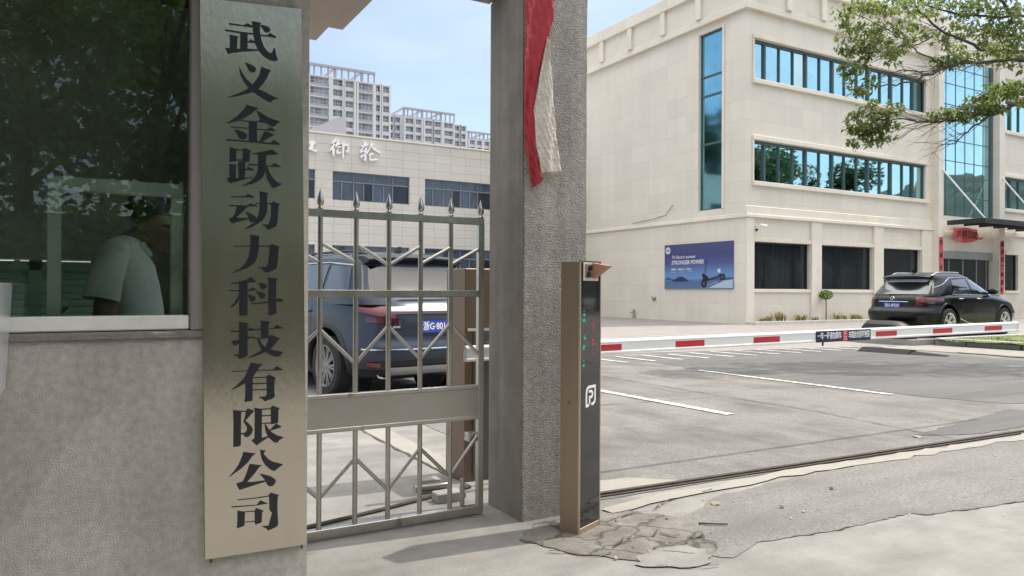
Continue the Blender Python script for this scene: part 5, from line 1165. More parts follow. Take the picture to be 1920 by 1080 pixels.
M_letter = mat('white sign letter', (0.85, 0.85, 0.84), 0.4)
for ch in WALL_CHARS:
    f = MB()
    for i, p in enumerate(ch): f.poly([(x, HY - 0.10 - 0.004 * i, z) for x, z in p], (0, 0.085, 0))
    f.build('character', M_letter, hl, tri=True)
# stair head on the hall roof
f = MB(); f.poly([(8.6, HY + 4, 8.0), (11.2, HY + 4, 8.0), (11.2, HY + 4, 9.75), (10.8, HY + 4, 9.75), (8.6, HY + 4, 8.6)], (0, 5, 0)); f.build('stair_head', M_tw2, hl)

# ------------------------------------------------------------------ apartment towers far behind
M_tg = mat('tower window glass', (0.27, 0.30, 0.35), 0.2, 0, 0.5, 0.22, spec=0.8)
M_td = mat('dark loggia', (0.15, 0.155, 0.17), 0.6, 0, 0.4, 0.2)
def tower(label, y, blocks, seed):
    """blocks: (x0, x1, top, columns, crown height); columns = (start, end, kind) as fractions"""
    t = thing('apartment_tower', label, 'tower block', (blocks[0][0], y, 0), 0, 'apartment towers behind the hall')
    r = random.Random(seed); meshes = {}
    for bi, (x0, x1, top, cols, crown, dy) in enumerate(blocks):
        W = x1 - x0; yy = y + dy; fl_ = 3.0
        holes = []; kinds = []
        nf = 9
        for f_ in range(nf):
            zt = top - crown - 0.55 - f_ * fl_
            for a, b, kd in cols:
                holes.append((x0 + a * W, x0 + b * W, zt - 1.75, zt)); kinds.append(kd)
        q = MB(); holed(q, x0, x1, 0, top - crown, holes, yy, 0.7, 'x'); q.box(x0, x1, yy + 0.9, yy + 14, 0, top - crown - 0.01)
        q.box(x0, x0 + 0.02, yy, yy + 0.9, 0, top - crown); q.box(x1 - 0.02, x1, yy, yy + 0.9, 0, top - crown)
        q.build('wall', M_tw, t, fix=False)
        # grey floor bands and thin white slabs
        q = MB()
        for f_ in range(nf):
            zt = top - crown - 0.55 - f_ * fl_
            for a, b, kd in cols:
                if kd == 'wide': q.box(x0 + a * W, x0 + b * W, yy - 0.12, yy - 0.01, zt - 2.75, zt - 1.78)
        if q.v: each(q, 'spandrel', M_tw2, t)
        q = MB()
        for f_ in range(nf):
            zt = top - crown - 0.55 - f_ * fl_
            q.box(x0, x1, yy - 0.35, yy - 0.13, zt + 0.12, zt + 0.36)
        cuts = sorted({a for a, b, k in cols} | {b for a, b, k in cols})
        for a, b, kd in cols:
            for e in (a - 0.02, b + 0.02):
                q.box(x0 + e * W - 0.28, x0 + e * W + 0.28, yy - 0.5, yy - 0.36, top - crown - 30, top - crown)
        each(q, 'pier', M_tw, t)
        for h, kd in zip(holes, kinds):
            w = round(h[1] - h[0], 2); key = (w, kd, r.randrange(3))
            if key not in meshes:
                f = MB(); f.cur = 0; f.box(0, w, 0, 0.08, 0, 1.75)
                f.cur = 1; n = 4 if kd == 'wide' else 2
                for i in range(n + 1): f.box(w * i / n - 0.06, w * i / n + 0.06, -0.08, -0.01, 0, 1.75)
                f.box(0, w, -0.1, -0.085, 0.82, 0.95)
                f.cur = 2; k = key[2]
                f.box(w * (0.05 + 0.3 * k) + .07, w * (0.05 + 0.3 * k) + w * 0.22, -0.06, -0.012, 0.1, 1.6)
                o = f.build('window', [M_tg, M_tw, M_td], None, local=True)
                meshes[key] = o.data; bpy.data.objects.remove(o)
            o = link(bpy.data.objects.new('window', meshes[key]), t)
            o.location = Vector((h[0], yy + 0.45, h[2])) - t.location
        if crown > 0.9:
            q = MB()
            n = max(6, int(W / 1.9))
            for i in range(n + 1):
                wv = 0.8 if i % 4 == 0 else 0.34
                xc = min(max(x0 + W * i / n, x0 + wv / 2), x1 - wv / 2)
                q.box(xc - wv / 2, xc + wv / 2, yy, yy + 0.5, top - crown, top - 0.7)
            q.box(x0, x1, yy - 0.3, yy + 0.7, top - 0.7, top); q.box(x0, x1, yy + 12.5, yy + 13.5, top - 0.7, top)
            for i in range(0, n + 1, 4): q.box(x0 + W * i / n - 0.3 if i else x0, x0 + W * i / n + 0.3 if i else x0 + .5, yy + 0.7, yy + 12.5, top - 0.69, top - 0.05)
            q.build('roof_frame', M_tw2, t)
    return t
tower('tallest pale apartment tower with open roof frame behind the white brush lettering', 216,
      [(55.6, 76.0, 66.9, [(0.04, 0.30, 'wide'), (0.37, 0.515, 'n'), (0.535, 0.67, 'n'), (0.75, 0.96, 'wide')], 3.3, 0), (76.02, 81.4, 64.4, [(0.10, 0.40, 'n'), (0.52, 0.94, 'n')], 0.4, 1.5), (46, 55.55, 63.8, [(0.1, 0.45, 'n'), (0.60, 0.96, 'n')], 0.5, 2)], 1)
tower('middle pale apartment tower with open roof frame, lower than the tallest one', 262,
      [(103.2, 124.6, 69.7, [(0.05, 0.20, 'n'), (0.22, 0.34, 'n'), (0.42, 0.55, 'n'), (0.60, 0.72, 'n'), (0.79, 0.96, 'n')], 3.6, 0), (97.2, 103.15, 66.8, [(0.08, 0.48, 'n'), (0.56, 0.94, 'n')], 0.4, 2), (124.65, 130.6, 66.5, [(0.10, 0.48, 'n'), (0.56, 0.94, 'n')], 0.4, 2)], 2)
tower('farthest pale apartment tower, only its top floors showing beside the pillar', 290,
      [(144.3, 160.0, 70.4, [(0.05, 0.2, 'n'), (0.27, 0.42, 'n'), (0.5, 0.66, 'n'), (0.75, 0.94, 'n')], 3.4, 0), (137.5, 144.25, 66.5, [(0.1, 0.5, 'n'), (0.58, 0.94, 'n')], 0.4, 2)], 3)
# ------------------------------------------------------------------ cars
def crv(keys, v):
    """smooth interpolation of rows (v, a, b, ...) at v"""
    if v <= keys[0][0]: return list(keys[0][1:])
    if v >= keys[-1][0]: return list(keys[-1][1:])
    for i in range(len(keys) - 1):
        if keys[i][0] <= v <= keys[i + 1][0]:
            k0 = keys[max(i - 1, 0)]; k1 = keys[i]; k2 = keys[i + 1]; k3 = keys[min(i + 2, len(keys) - 1)]
            h = k2[0] - k1[0]; t = (v - k1[0]) / h; out = []
            for c in range(1, len(k1)):
                m1 = (k2[c] - k0[c]) / max(1e-6, k2[0] - k0[0]) * h; m2 = (k3[c] - k1[c]) / max(1e-6, k3[0] - k1[0]) * h
                out.append((2 * t**3 - 3 * t**2 + 1) * k1[c] + (t**3 - 2 * t**2 + t) * m1 + (-2 * t**3 + 3 * t**2) * k2[c] + (t**3 - t**2) * m2)
            return out
def sgp(c, e): return math.copysign(abs(c) ** e, c)

class Shell:
    """body skin made of stacked super-ellipse outlines: keys rows are (height, rear x, front x, half width, exponent)"""
    def __init__(s, keys, warp=None):
        s.k = keys; s.warp = warp or (lambda p: p)
    def par(s, z): return crv(s.k, z)
    def side(s, x, z, sg, off=0.0):
        r, f, w, n = s.par(z); X = (x - (r + f) / 2) / ((f - r) / 2)
        X = max(-0.999, min(0.999, X))
        return s.warp((x, sg * (w * (1 - abs(X) ** n) ** (1 / n) + off), z))
    def rear(s, y, z, off=0.0):
        r, f, w, n = s.par(z); Y = max(-0.999, min(0.999, y / w))
        return s.warp(((r + f) / 2 - (f - r) / 2 * (1 - abs(Y) ** n) ** (1 / n) - off, y, z))
    def arc(s, a, z, off=0.0):
        """a: angle from straight rear (0) to the side (90 degrees), sign = side"""
        r, f, w, n = s.par(z); e = 2 / n
        x = -sgp(math.cos(a), e); y = sgp(math.sin(a), e)
        nx, ny = -abs(x) ** (n - 1) * 1.0, math.copysign(abs(y) ** (n - 1), y)
        nx /= (f - r) / 2; ny /= w; L = math.hypot(nx, ny) or 1
        return s.warp(((r + f) / 2 + (f - r) / 2 * x + off * nx / L, w * y + off * ny / L, z))
    def ring(s, z, n=72, shrink=1.0, zz=None):
        r, f, w, nn = s.par(z); e = 2 / nn; out = []
        for i in range(n):
            a = 2 * math.pi * i / n
            # spread samples evenly round the corners
            c, q = math.cos(a), math.sin(a)
            out.append(s.warp(((r + f) / 2 + (f - r) / 2 * sgp(c, e) * shrink, w * sgp(q, e) * shrink, z if zz is None else zz)))
        return out

def patch(q, fn, us, vs):
    rows = [[fn(u, v) for u in us] for v in vs]
    q.grid(rows)
def lin(a, b, n): return [a + (b - a) * i / n for i in range(n + 1)]

M_tyre = mat('tyre rubber', (0.022, 0.022, 0.022), 0.85, 0, 0.25, 12)
M_rim = mat('alloy rim', (0.72, 0.72, 0.72), 0.45, 0.4, 0.05, 5)
M_rimd = mat('dark rim inside', (0.02, 0.02, 0.02), 0.6)
M_cglass = mat('car glass', (0.012, 0.016, 0.018), 0.03, 0, 0.2, 2, spec=0.9, coat=1.0)
M_cglass2 = mat('bright car rear glass', (0.13, 0.14, 0.15), 0.14, 0.95, 0.05, 2, spec=0.9, coat=1.0, c2=None)
M_trimk = mat('black car trim', (0.015, 0.015, 0.016), 0.5, 0, 0.15, 10)
M_chrome = mat('chrome trim', (0.72, 0.73, 0.74), 0.15, 1.0, 0.05, 5)
M_silver = mat('silver bumper trim', (0.45, 0.45, 0.44), 0.4, 0.6, 0.08, 5)
M_taill = mat('red tail lamp', (0.13, 0.007, 0.012), 0.12, 0, 0.35, 12, coat=1.0)
M_taild = mat('dark tail lamp', (0.07, 0.006, 0.012), 0.10, 0, 0.35, 14, coat=1.0)
M_plate = mat('blue number plate', (0.020, 0.055, 0.36), 0.4)
M_badge = mat('badge silver', (0.75, 0.75, 0.75), 0.25, 0.9)

def make_car(name, label, cat, pos, ang, paint, C):
    t = thing(name, label, cat, pos, ang, None)
    lo = Shell(C['low'], C['warp']); up = Shell(C['up'], C['upwarp'])
    # lower body
    q = MB(); zs = lin(C['low'][0][0], C['low'][-1][0], 30); rings = [lo.ring(z) for z in zs]
    rings = [lo.ring(zs[0], shrink=0.6)] + rings + [lo.ring(zs[-1], shrink=s_, zz=zs[-1] + 0.012 * (1 - s_) * 3) for s_ in (0.97, 0.9, 0.6, 0.2)]
    q.grid(rings, wrap=True); n = len(rings[0])
    q.add(rings[0], [tuple(range(n))]); q.add(rings[-1], [tuple(range(n))])
    b = q.build('body', paint, t, local=True)
    bm = bmesh.new(); bm.from_mesh(b.data); bmesh.ops.remove_doubles(bm, verts=bm.verts, dist=1e-5); bmesh.ops.recalc_face_normals(bm, faces=bm.faces); bm.to_mesh(b.data); bm.free()
    # wheel openings cut clean through the body side
    cut = MB(); wr = C['wheel_r']; ra = C['arch_r']
    for wx in C['axles']:
        for sg in (-1, 1):
            cut.lathe([(ra, sg * 0.50), (ra, sg * 1.3)], (wx, 0, wr + 0.02), 40, 'y')
    co = cut.build('cutter', M_trimk, None, local=True)
    co.matrix_world = t.matrix_basis.copy(); b.parent = None; b.matrix_world = t.matrix_basis.copy()
    md = b.modifiers.new('cut', 'BOOLEAN'); md.operation = 'DIFFERENCE'; md.object = co; md.solver = 'EXACT'
    dg = bpy.context.evaluated_depsgraph_get(); dg.update()
    me = bpy.data.meshes.new_from_object(b.evaluated_get(dg))
    b.modifiers.clear(); old = b.data; b.data = me; me.name = 'body'; bpy.data.meshes.remove(old)
    bpy.data.objects.remove(co)
    b.matrix_world = Matrix.Identity(4); b.parent = t
    me.materials.clear(); me.materials.append(paint)
    me.polygons.foreach_set('use_smooth', [True] * len(me.polygons)); me.set_sharp_from_angle(angle=R(38))
    # wells, arches, wheels
    for wx in C['axles']:
        for sg in (-1, 1):
            wz = wr + 0.02
            q = MB(); nA = 28
            w_side = C['low'][3][3]
            rows = []
            for rr, oo in ((ra + 0.055, 0.004), (ra + 0.05, 0.016), (ra + 0.006, 0.018), (ra - 0.008, 0.0), (ra - 0.008, -0.06)):
                row = []
                for i in range(nA + 1):
                    a = R(-12) + R(204) * i / nA
                    x, z = wx + rr * math.cos(a), wz + rr * math.sin(a)
                    zc = max(C['low'][0][0] + 0.02, z)
                    p = lo.side(x, zc, sg, oo); row.append((p[0], p[1], p[2] if z >= zc else z))
                rows.append(row)
            q.grid(rows); q.build('wheel_arch', C['arch_mat'], t, local=True, smooth=50)
            yo = sg * (C['track'] / 2)
            wo = MB(); ww = 0.115
            wo.lathe([(wr * 0.62, yo - ww), (wr * 0.93, yo - ww), (wr, yo - ww * 0.75), (wr, yo + ww * 0.75), (wr * 0.93, yo + ww), (wr * 0.68, yo + ww)] if sg > 0 else
                     [(wr * 0.68, yo - ww), (wr * 0.93, yo - ww), (wr, yo - ww * 0.75), (wr, yo + ww * 0.75), (wr * 0.93, yo + ww), (wr * 0.62, yo + ww)], (wx, 0, wr), 40, 'y', cap=False)
            wh = thing('wheel', None, None, (0, 0, 0)); wh.parent = t; wh.name = 'wheel'
            wo.build('tyre', M_tyre, wh, local=True, smooth=40)
            q = MB(); q.lathe([(0.01, yo + sg * ww * 0.35), (wr * 0.66, yo + sg * ww * 0.35)], (wx, 0, wr), 30, 'y'); q.build('rim_back', M_rimd, wh, local=True)
            q = MB()
            q.lathe([(wr * 0.64, yo + sg * ww * 0.4), (wr * 0.70, yo + sg * ww * 1.0), (wr * 0.67, yo + sg * ww * 1.03), (wr * 0.61, yo + sg * ww * 0.8)], (wx, 0, wr), 40, 'y', cap=False)
            q.lathe([(wr * 0.16, yo + sg * ww * 0.5), (wr * 0.15, yo + sg * ww * 0.82), (wr * 0.05, yo + sg * ww * 0.88)], (wx, 0, wr), 16, 'y')
            ns = C['spokes']
            for k in range(ns):
                for d in (-0.16, 0.16):
                    a0 = 2 * math.pi * (k / ns) + d * 0.8; a1 = 2 * math.pi * (k / ns) + d * 1.05 * (10 / ns) * 0.62
                    p0 = (wx + wr * 0.13 * math.cos(a0), yo + sg * ww * 0.74, wr + wr * 0.13 * math.sin(a0)); p1 = (wx + wr * 0.65 * math.cos(a1), yo + sg * ww * 0.86, wr + wr * 0.65 * math.sin(a1))
                    q.bar(p0, p1, 0.028 * wr / 0.36, 0.02, (0, 1, 0))
            q.build('rim', C.get('rim', M_rim), wh, local=True, smooth=40)
            q = MB(); q.lathe([(ra - 0.01, sg * 0.52), (ra - 0.01, sg * 0.55), (0.02, sg * 0.56)], (wx, 0, wz), 30, 'y', cap=False); q.build('wheel_well', M_trimk, t, local=True)
    # cabin
    q = MB(); z0, z1 = C['up'][0][0], C['up'][-1][0]; zs = lin(z0, z1, 64); rings = [up.ring(z, 80) for z in zs] + [up.ring(z1, 80, s_, z1 + h_) for s_, h_ in ((0.93, 0.018), (0.8, 0.034), (0.5, 0.05), (0.15, 0.056))]
    q.grid(rings, wrap=True); q.add(rings[-1], [tuple(range(80))])
    q.build('cabin', C['cabin_mat'], t, local=True, smooth=50)
    for sg in (-1, 1):
        for pts in C['side_glass']:                                  # four corners: (x, z) rear-low, front-low, front-high, rear-high
            (xa, za), (xb, zb), (xc, zc), (xd, zd) = pts
            def fn(u, v, sg=sg):
                xl = xa + (xb - xa) * u; zl = za + (zb - za) * u; xh = xd + (xc - xd) * u; zh = zd + (zc - zd) * u
                return up.side(xl + (xh - xl) * v, zl + (zh - zl) * v, sg, 0.006)
            q = MB(); patch(q, fn, lin(0, 1, 14), lin(0, 1, 8)); q.build('side_window', C['glass'], t, local=True, smooth=60)
        q = MB()
        for line in C['chrome_lines']:
            pts = []
            for (xa, za), (xb, zb) in zip(line[:-1], line[1:]):
                for k in range(8): pts.append(up.side(xa + (xb - xa) * k / 8, za + (zb - za) * k / 8, sg, 0.008))
            pts.append(up.side(*line[-1], sg, 0.008)); q.tube(pts, 0.010, 6)
        if q.v: q.build('window_trim', M_chrome, t, local=True, smooth=60)
        # door seams, handles, mirror, sill strip
        q = MB()
        for line in C['seams']:
            pts = []
            for (xa, za), (xb, zb) in zip(line[:-1], line[1:]):
                for k in range(6): pts.append(lo.side(xa + (xb - xa) * k / 6, za + (zb - za) * k / 6, sg, -0.002))
            pts.append(lo.side(*line[-1], sg, -0.002)); q.tube(pts, 0.005, 5)
        each(q, 'door_seam', M_trimk, t, local=True)
        for hx in C['handles']:
            q = MB(); p = [lo.side(hx + d, C['handle_z'] + 0.03 * (1 if abs(d) < .08 else 0) * 0, sg, o_) for d, o_ in ((-.11, .006), (-.07, .03), (0, .036), (.07, .03), (.11, .006))]
            q.tube(p, [0.008, 0.014, 0.015, 0.014, 0.008], 8); q.build('door_handle', C['handle_mat'], t, local=True, smooth=60)
        q = MB(); pts = [lo.side(x, z, sg, 0.008) for x, z in C['sill']]; q.tube(pts, 0.014, 6); q.build('sill_trim', M_chrome, t, local=True, smooth=60)
        mx, mz = C['mirror']
        q = MB(); p = up.side(mx, mz, sg); y0 = p[1]
        q.lathe([(0.02, -0.02), (0.085, 0.0), (0.095, 0.05), (0.075, 0.12), (0.02, 0.15)], (0, 0, 0), 14, 'x')
        q.v = [(mx - 0.03 + v[0], y0 + sg * 0.12 + v[1] * 1.35, mz + 0.05 + v[2] * 0.85) for v in q.v]
        q.tube([(mx + 0.02, y0 - sg * 0.02, mz + 0.0), (mx + 0.03, y0 + sg * 0.1, mz + 0.03)], 0.025, 8)
        q.build('wing_mirror', paint, t, local=True, smooth=60)
        if C.get('rails'):
            xa, xb = C['rails']; q = MB(); zt = z1
            pts = []
            for k in range(13):
                x = xa + (xb - xa) * k / 12; p = up.side(x, z1 - 0.01, sg, -0.07); e = min(k, 12 - k)
                pts.append((x, p[1], p[2] + (0.02 if e == 0 else 0.055 if e > 1 else 0.045)))
            q.tube(pts, 0.016, 8); q.build('roof_rail', C['rail_mat'], t, local=True, smooth=60)
        # tail lamp wrapping the corner
        for a0, a1, za, zb, zc, zd, m, off in C['lamps']:
            def fn(u, v, sg=sg):
                a = R(a0 + (a1 - a0) * u); zl = za + (zb - za) * u; zh = zd + (zc - zd) * u
                return lo.arc(sg * a, zl + (zh - zl) * v, off)
            q = MB(); patch(q, fn, lin(0, 1, 24), lin(0, 1, 5))
            q.build('tail_lamp', m, t, local=True, smooth=60)
    # rear window, spoiler
    rz0, rz1, rw0, rw1 = C['rear_glass']
    q = MB(); patch(q, lambda u, v: up.rear(u * (rw0 + (rw1 - rw0) * v), rz0 + (rz1 - rz0) * v, 0.006), lin(-1, 1, 20), lin(0, 1, 10)); q.build('rear_window', C['rear_mat'], t, local=True, smooth=60)
    q = MB(); sx, sz, sw, sl = C['spoiler']
    for i in range(1):
        prof = [(sx - sl, sz - 0.035), (sx - sl - 0.01, sz - 0.015), (sx - sl + 0.1, sz + 0.02), (sx + 0.25, sz + 0.05), (sx + 0.25, sz - 0.02), (sx, sz - 0.085)]
        rows = []
        for k in range(13):
            u = -1 + 2 * k / 12; c = 0.10 * abs(u) ** 3
            rows.append([(x + c, u * sw, z - 0.03 * abs(u) ** 3) for x, z in prof])
        q.grid(rows, wrap=False); q.grid([[r[-1] for r in rows], [r[0] for r in rows]]); q.add(rows[0], [tuple(range(6))]); q.add(rows[-1], [tuple(range(6))])
    q.build('spoiler', C['spoiler_mat'], t, local=True, smooth=35)
    q = MB(); fx = C['fin']; q.poly([(fx - 0.08, -0.012, z1 + 0.03), (fx + 0.12, -0.012, z1 + 0.03), (fx - 0.03, -0.004, z1 + 0.115), (fx - 0.07, -0.004, z1 + 0.11)], (0, 0.02, 0)); q.build('shark_fin', C['cabin_mat'], t, local=True)
    # rear details given as strips: (y0, y1, zlow, zhigh, material, name, offset)
    for y0, y1, za, zb, m, nm, off in C['rear_strips']:
        q = MB(); patch(q, lambda u, v: lo.rear(u, za + (zb - za) * v, off), lin(y0, y1, 24), lin(0, 1, 4)); q.build(nm, m, t, local=True, smooth=60)
    for a0, a1, za, zb, m, nm, off in C['rear_arcs']:
        q = MB(); patch(q, lambda u, v: lo.arc(R(u), za + (zb - za) * v, off), lin(a0, a1, 60), lin(0, 1, 4)); q.build(nm, m, t, local=True, smooth=60)
    # number plate
    py, pz, ptext, pw = C['plate']
    pr = lo.rear(py, pz, 0.016); pr2 = lo.rear(py, pz + 0.1, 0.016)
    upd = Vector((pr2[0] - pr[0], 0, pr2[2] - pr[2])).normalized()
    PMx = frame(pr, (0, -1, 0), upd)
    q = MB(); q.add([PMx @ Vector((x, y, z)) for z in (-0.006, 0.004) for x, y in ((-0.22, -0.07), (0.22, -0.07), (0.22, 0.07), (-0.22, 0.07))], [(0, 1, 2, 3), (4, 5, 6, 7), (0, 1, 5, 4), (1, 2, 6, 5), (2, 3, 7, 6), (3, 0, 4, 7)])
    plo = q.build('number_plate', M_plate, t, local=True)
    me = word_mesh(ptext, 0.112, bold=0.0015, align=C.get('plate_align', 'CENTER'))
    me.transform(Matrix.Translation((C.get('plate_shift', 0), 0, 0)) @ Matrix.Diagonal((pw, 1, 1, 1)))
    me.transform(PMx @ Matrix.Translation((0, 0, 0.0055))); me.materials.clear(); me.materials.append(M_white)
    link(bpy.data.objects.new('plate_lettering', me), plo)
    # badge and exhaust tips
    for kind, by, bz, sc_ in C['badges']:
        p = lo.rear(by, bz, 0.012); BM = frame(p, (0, -1, 0), (0, 0, 1)); q = MB()
        if kind == 'oval':
            pts = [BM @ Vector((sc_ * math.cos(a), sc_ * 0.72 * math.sin(a), 0)) for a in lin(0, 2 * math.pi, 24)]; q.tube(pts, sc_ * 0.11, 6)
            q.tube([BM @ Vector(v) for v in ((-sc_ * .35, sc_ * .62, .004), (-sc_ * .1, -sc_ * .25, .004), (sc_ * .65, -sc_ * .28, .004))], sc_ * 0.12, 6)
        else:
            for k in range(4): q.add([BM @ Vector((sc_ * (k - 2) * 0.5 + x, y, 0.002)) for x, y in ((0, -.012), (sc_ * .38, -.012), (sc_ * .38, .012), (0, .012))], [(0, 1, 2, 3)])
        q.build('badge', M_badge, t, local=True, smooth=60)
    for y in C['exhaust']:
        p = lo.rear(y, 0.30, 0.0)
        q = MB(); q.lathe([(0.05, -0.05), (0.055, 0.0), (0.045, 0.0), (0.042, -0.04)], (0, 0, 0), 14, 'x'); q.v = [(p[0] + 0.03 - v[0], p[1] + v[1] * 1.5, p[2] + v[2] * 0.8) for v in q.v]; q.build('exhaust_tip', M_chrome, t, local=True, smooth=50)
    return t

def paint(name, c, metal=0.3, rough=0.22):
    return mat(name, c, rough, metal, 0.04, 1.0, coat=0.35, spec=0.25, stain=tuple(v * 0.85 + 0.01 for v in c), sscale=2.0)
M_blackpaint = paint('deep black paint', (0.004, 0.0045, 0.0055), 0.0, 0.22)
M_bluepaint = paint('dark blue paint', (0.034, 0.044, 0.062), 0.3, 0.28)

def hoodwarp(x0, L, drop):
    def f(p):
        x, y, z = p
        if x > x0:
            u = (x - x0) / (L - x0)
            z = z - max(0, (z - 0.55)) * drop * u ** 1.3
        return (x, y, z)
    return f
def roofwarp(xm, hl, z0, z1, d):
    def f(p):
        x, y, z = p; u = (x - xm) / hl
        return (x, y, z - d * max(0, (z - z0) / (z1 - z0)) * abs(u) ** 2.5)
    return f

RX = dict(
    low=[(0.20, 0.42, 4.45, 0.80, 5), (0.28, 0.16, 4.72, 0.89, 5), (0.42, 0.03, 4.84, 0.935, 5), (0.58, 0.0, 4.88, 0.945, 5.2), (0.66, 0.01, 4.88, 0.945, 5), (0.76, 0.10, 4.86, 0.945, 4.6), (0.90, 0.10, 4.82, 0.940, 4.4), (1.00, 0.13, 4.76, 0.925, 4.2), (1.06, 0.20, 4.66, 0.89, 4.2), (1.09, 0.27, 4.55, 0.85, 4.2)],
    warp=hoodwarp(3.0, 4.85, 0.42),
    up=[(1.04, 0.24, 3.70, 0.865, 5.5), (1.12, 0.33, 3.52, 0.855, 5.5), (1.30, 0.54, 3.08, 0.80, 5.5), (1.45, 0.66, 2.75, 0.735, 5.5), (1.56, 0.66, 2.50, 0.675, 5.5), (1.62, 0.70, 2.35, 0.625, 5.0)],
    upwarp=roofwarp(1.85, 1.3, 1.1, 1.64, 0.05),
    wheel_r=0.368, arch_r=0.44, axles=(1.00, 3.78), track=1.66, spokes=5, arch_mat=M_blackpaint, cabin_mat=M_blackpaint, glass=M_cglass, rear_mat=M_cglass2,
    side_glass=[((1.30, 1.13), (2.16, 1.11), (2.12, 1.50), (1.42, 1.46)), ((2.24, 1.11), (3.22, 1.09), (2.52, 1.48), (2.20, 1.50))],
    chrome_lines=[[(0.62, 1.27), (0.98, 1.36), (1.35, 1.515), (2.1, 1.545), (2.55, 1.52), (3.30, 1.11)], [(1.24, 1.10), (3.3, 1.075)]],
    seams=[[(1.42, 0.9), (1.40, 0.62), (1.46, 0.35)], [(2.22, 1.05), (2.24, 0.6), (2.28, 0.32)], [(3.26, 1.0), (3.30, 0.6), (3.28, 0.35)]],
    handles=(1.55, 2.42), handle_z=0.985, handle_mat=M_chrome, sill=[(1.45, 0.48), (1.9, 0.36), (2.5, 0.31), (3.2, 0.30)], mirror=(3.12, 1.12), rails=(0.95, 2.55), rail_mat=M_chrome,
    lamps=[(18, 62, 0.87, 0.93, 1.00, 1.02, M_taill, 0.008), (16, 48, 0.80, 0.84, 0.93, 0.87, M_taild, 0.010)],
    rear_glass=(1.095, 1.50, 0.775, 0.63), spoiler=(0.66, 1.575, 0.62, 0.13), spoiler_mat=M_blackpaint, fin=1.0,
    rear_strips=[(-0.38, 0.40, 0.895, 0.915, M_chrome, 'boot_trim', 0.02), (-0.62, 0.62, 0.24, 0.34, M_trimk, 'bumper_insert', 0.006)], rear_arcs=[(-40, 40, 0.655, 0.67, M_trimk, 'bumper_seam', 0.003)],
    plate=(0.04, 0.80, '浙G·4P23X', 0.72), badges=[('oval', 0.04, 0.985, 0.055)], exhaust=(-0.55, 0.55))
BL = dict(rim=mat('grey alloy rim', (0.24, 0.24, 0.24), 0.4, 0.8),
    low=[(0.22, 0.40, 4.5, 0.82, 5), (0.30, 0.14, 4.78, 0.91, 5), (0.45, 0.02, 4.88, 0.945, 5.4), (0.60, 0.0, 4.90, 0.955, 5.6), (0.72, 0.05, 4.90, 0.955, 5.4), (0.86, 0.05, 4.88, 0.95, 5), (1.02, 0.07, 4.82, 0.94, 4.8), (1.12, 0.13, 4.72, 0.915, 4.8), (1.18, 0.20, 4.6, 0.88, 4.8)],
    warp=hoodwarp(3.0, 4.9, 0.35),
    up=[(1.12, 0.17, 3.75, 0.895, 7), (1.20, 0.22, 3.58, 0.885, 7), (1.38, 0.34, 3.20, 0.835, 7), (1.56, 0.44, 2.85, 0.775, 7), (1.68, 0.48, 2.60, 0.715, 6), (1.73, 0.54, 2.45, 0.665, 5)],
    upwarp=roofwarp(1.75, 1.3, 1.2, 1.73, 0.03),
    wheel_r=0.365, arch_r=0.45, axles=(1.02, 3.84), track=1.68, spokes=10, arch_mat=M_trimk, cabin_mat=M_bluepaint, glass=M_cglass, rear_mat=mat('sky white rear glass', (0.10, 0.10, 0.098), 0.10, 1.0, 0.05, 2, coat=0.5),
    side_glass=[((0.62, 1.30), (1.22, 1.22), (1.20, 1.60), (0.72, 1.58)), ((1.30, 1.21), (2.20, 1.20), (2.16, 1.62), (1.28, 1.61)), ((2.28, 1.20), (3.25, 1.19), (2.62, 1.60), (2.24, 1.62))],
    chrome_lines=[[(0.52, 1.25), (0.70, 1.285), (1.25, 1.20), (3.3, 1.175)], [(0.62, 1.60), (1.3, 1.635), (2.6, 1.63)]],
    seams=[[(1.45, 1.1), (1.42, 0.7), (1.5, 0.35)], [(2.25, 1.12), (2.28, 0.6), (2.3, 0.35)]],
    handles=(1.55, 2.45), handle_z=1.03, handle_mat=M_bluepaint, sill=[(1.5, 0.36), (2.3, 0.33), (3.2, 0.34)], mirror=(3.15, 1.22), rails=(0.7, 2.6), rail_mat=M_trimk,
    lamps=[(14, 50, 0.96, 1.04, 1.11, 1.10, M_taill, 0.008), (10, 40, 0.89, 0.92, 0.98, 0.96, M_taild, 0.010), (26, 40, 0.40, 0.41, 0.455, 0.455, M_taill, 0.016)],
    rear_glass=(1.21, 1.60, 0.80, 0.70), spoiler=(0.50, 1.70, 0.68, 0.16), spoiler_mat=M_trimk, fin=0.9,
    rear_strips=[(-0.60, 0.60, 1.045, 1.10, M_silver, 'light_bar', 0.014), (-0.62, 0.62, 1.01, 1.04, M_taild, 'light_bar', 0.012), (-0.60, 0.60, 0.30, 0.40, M_silver, 'skid_trim', 0.020), (-0.75, 0.75, 0.41, 0.47, M_trimk, 'bumper_insert', 0.006)],
    rear_arcs=[(-46, 46, 0.60, 0.615, M_chrome, 'bumper_edge', 0.004), (-62, 62, 0.30, 0.355, M_trimk, 'skirt', 0.010)],
    plate=(-0.02, 0.86, '浙G·801', 0.84), plate_align='LEFT', plate_shift=-0.205, badges=[('bars', 0.52, 0.865, 0.05)], exhaust=(-0.6, 0.6))
make_car('black_suv', 'black crossover car with raked rear window, parked in front of the office door', 'car', (17.92, 11.67, 0.147), R(2.0), M_blackpaint, RX)
make_car('blue_suv', 'dark blue high crossover seen through the steel gate, rear turned to the viewer', 'car', (3.65, 8.12, 0.0), R(100), M_bluepaint, BL)
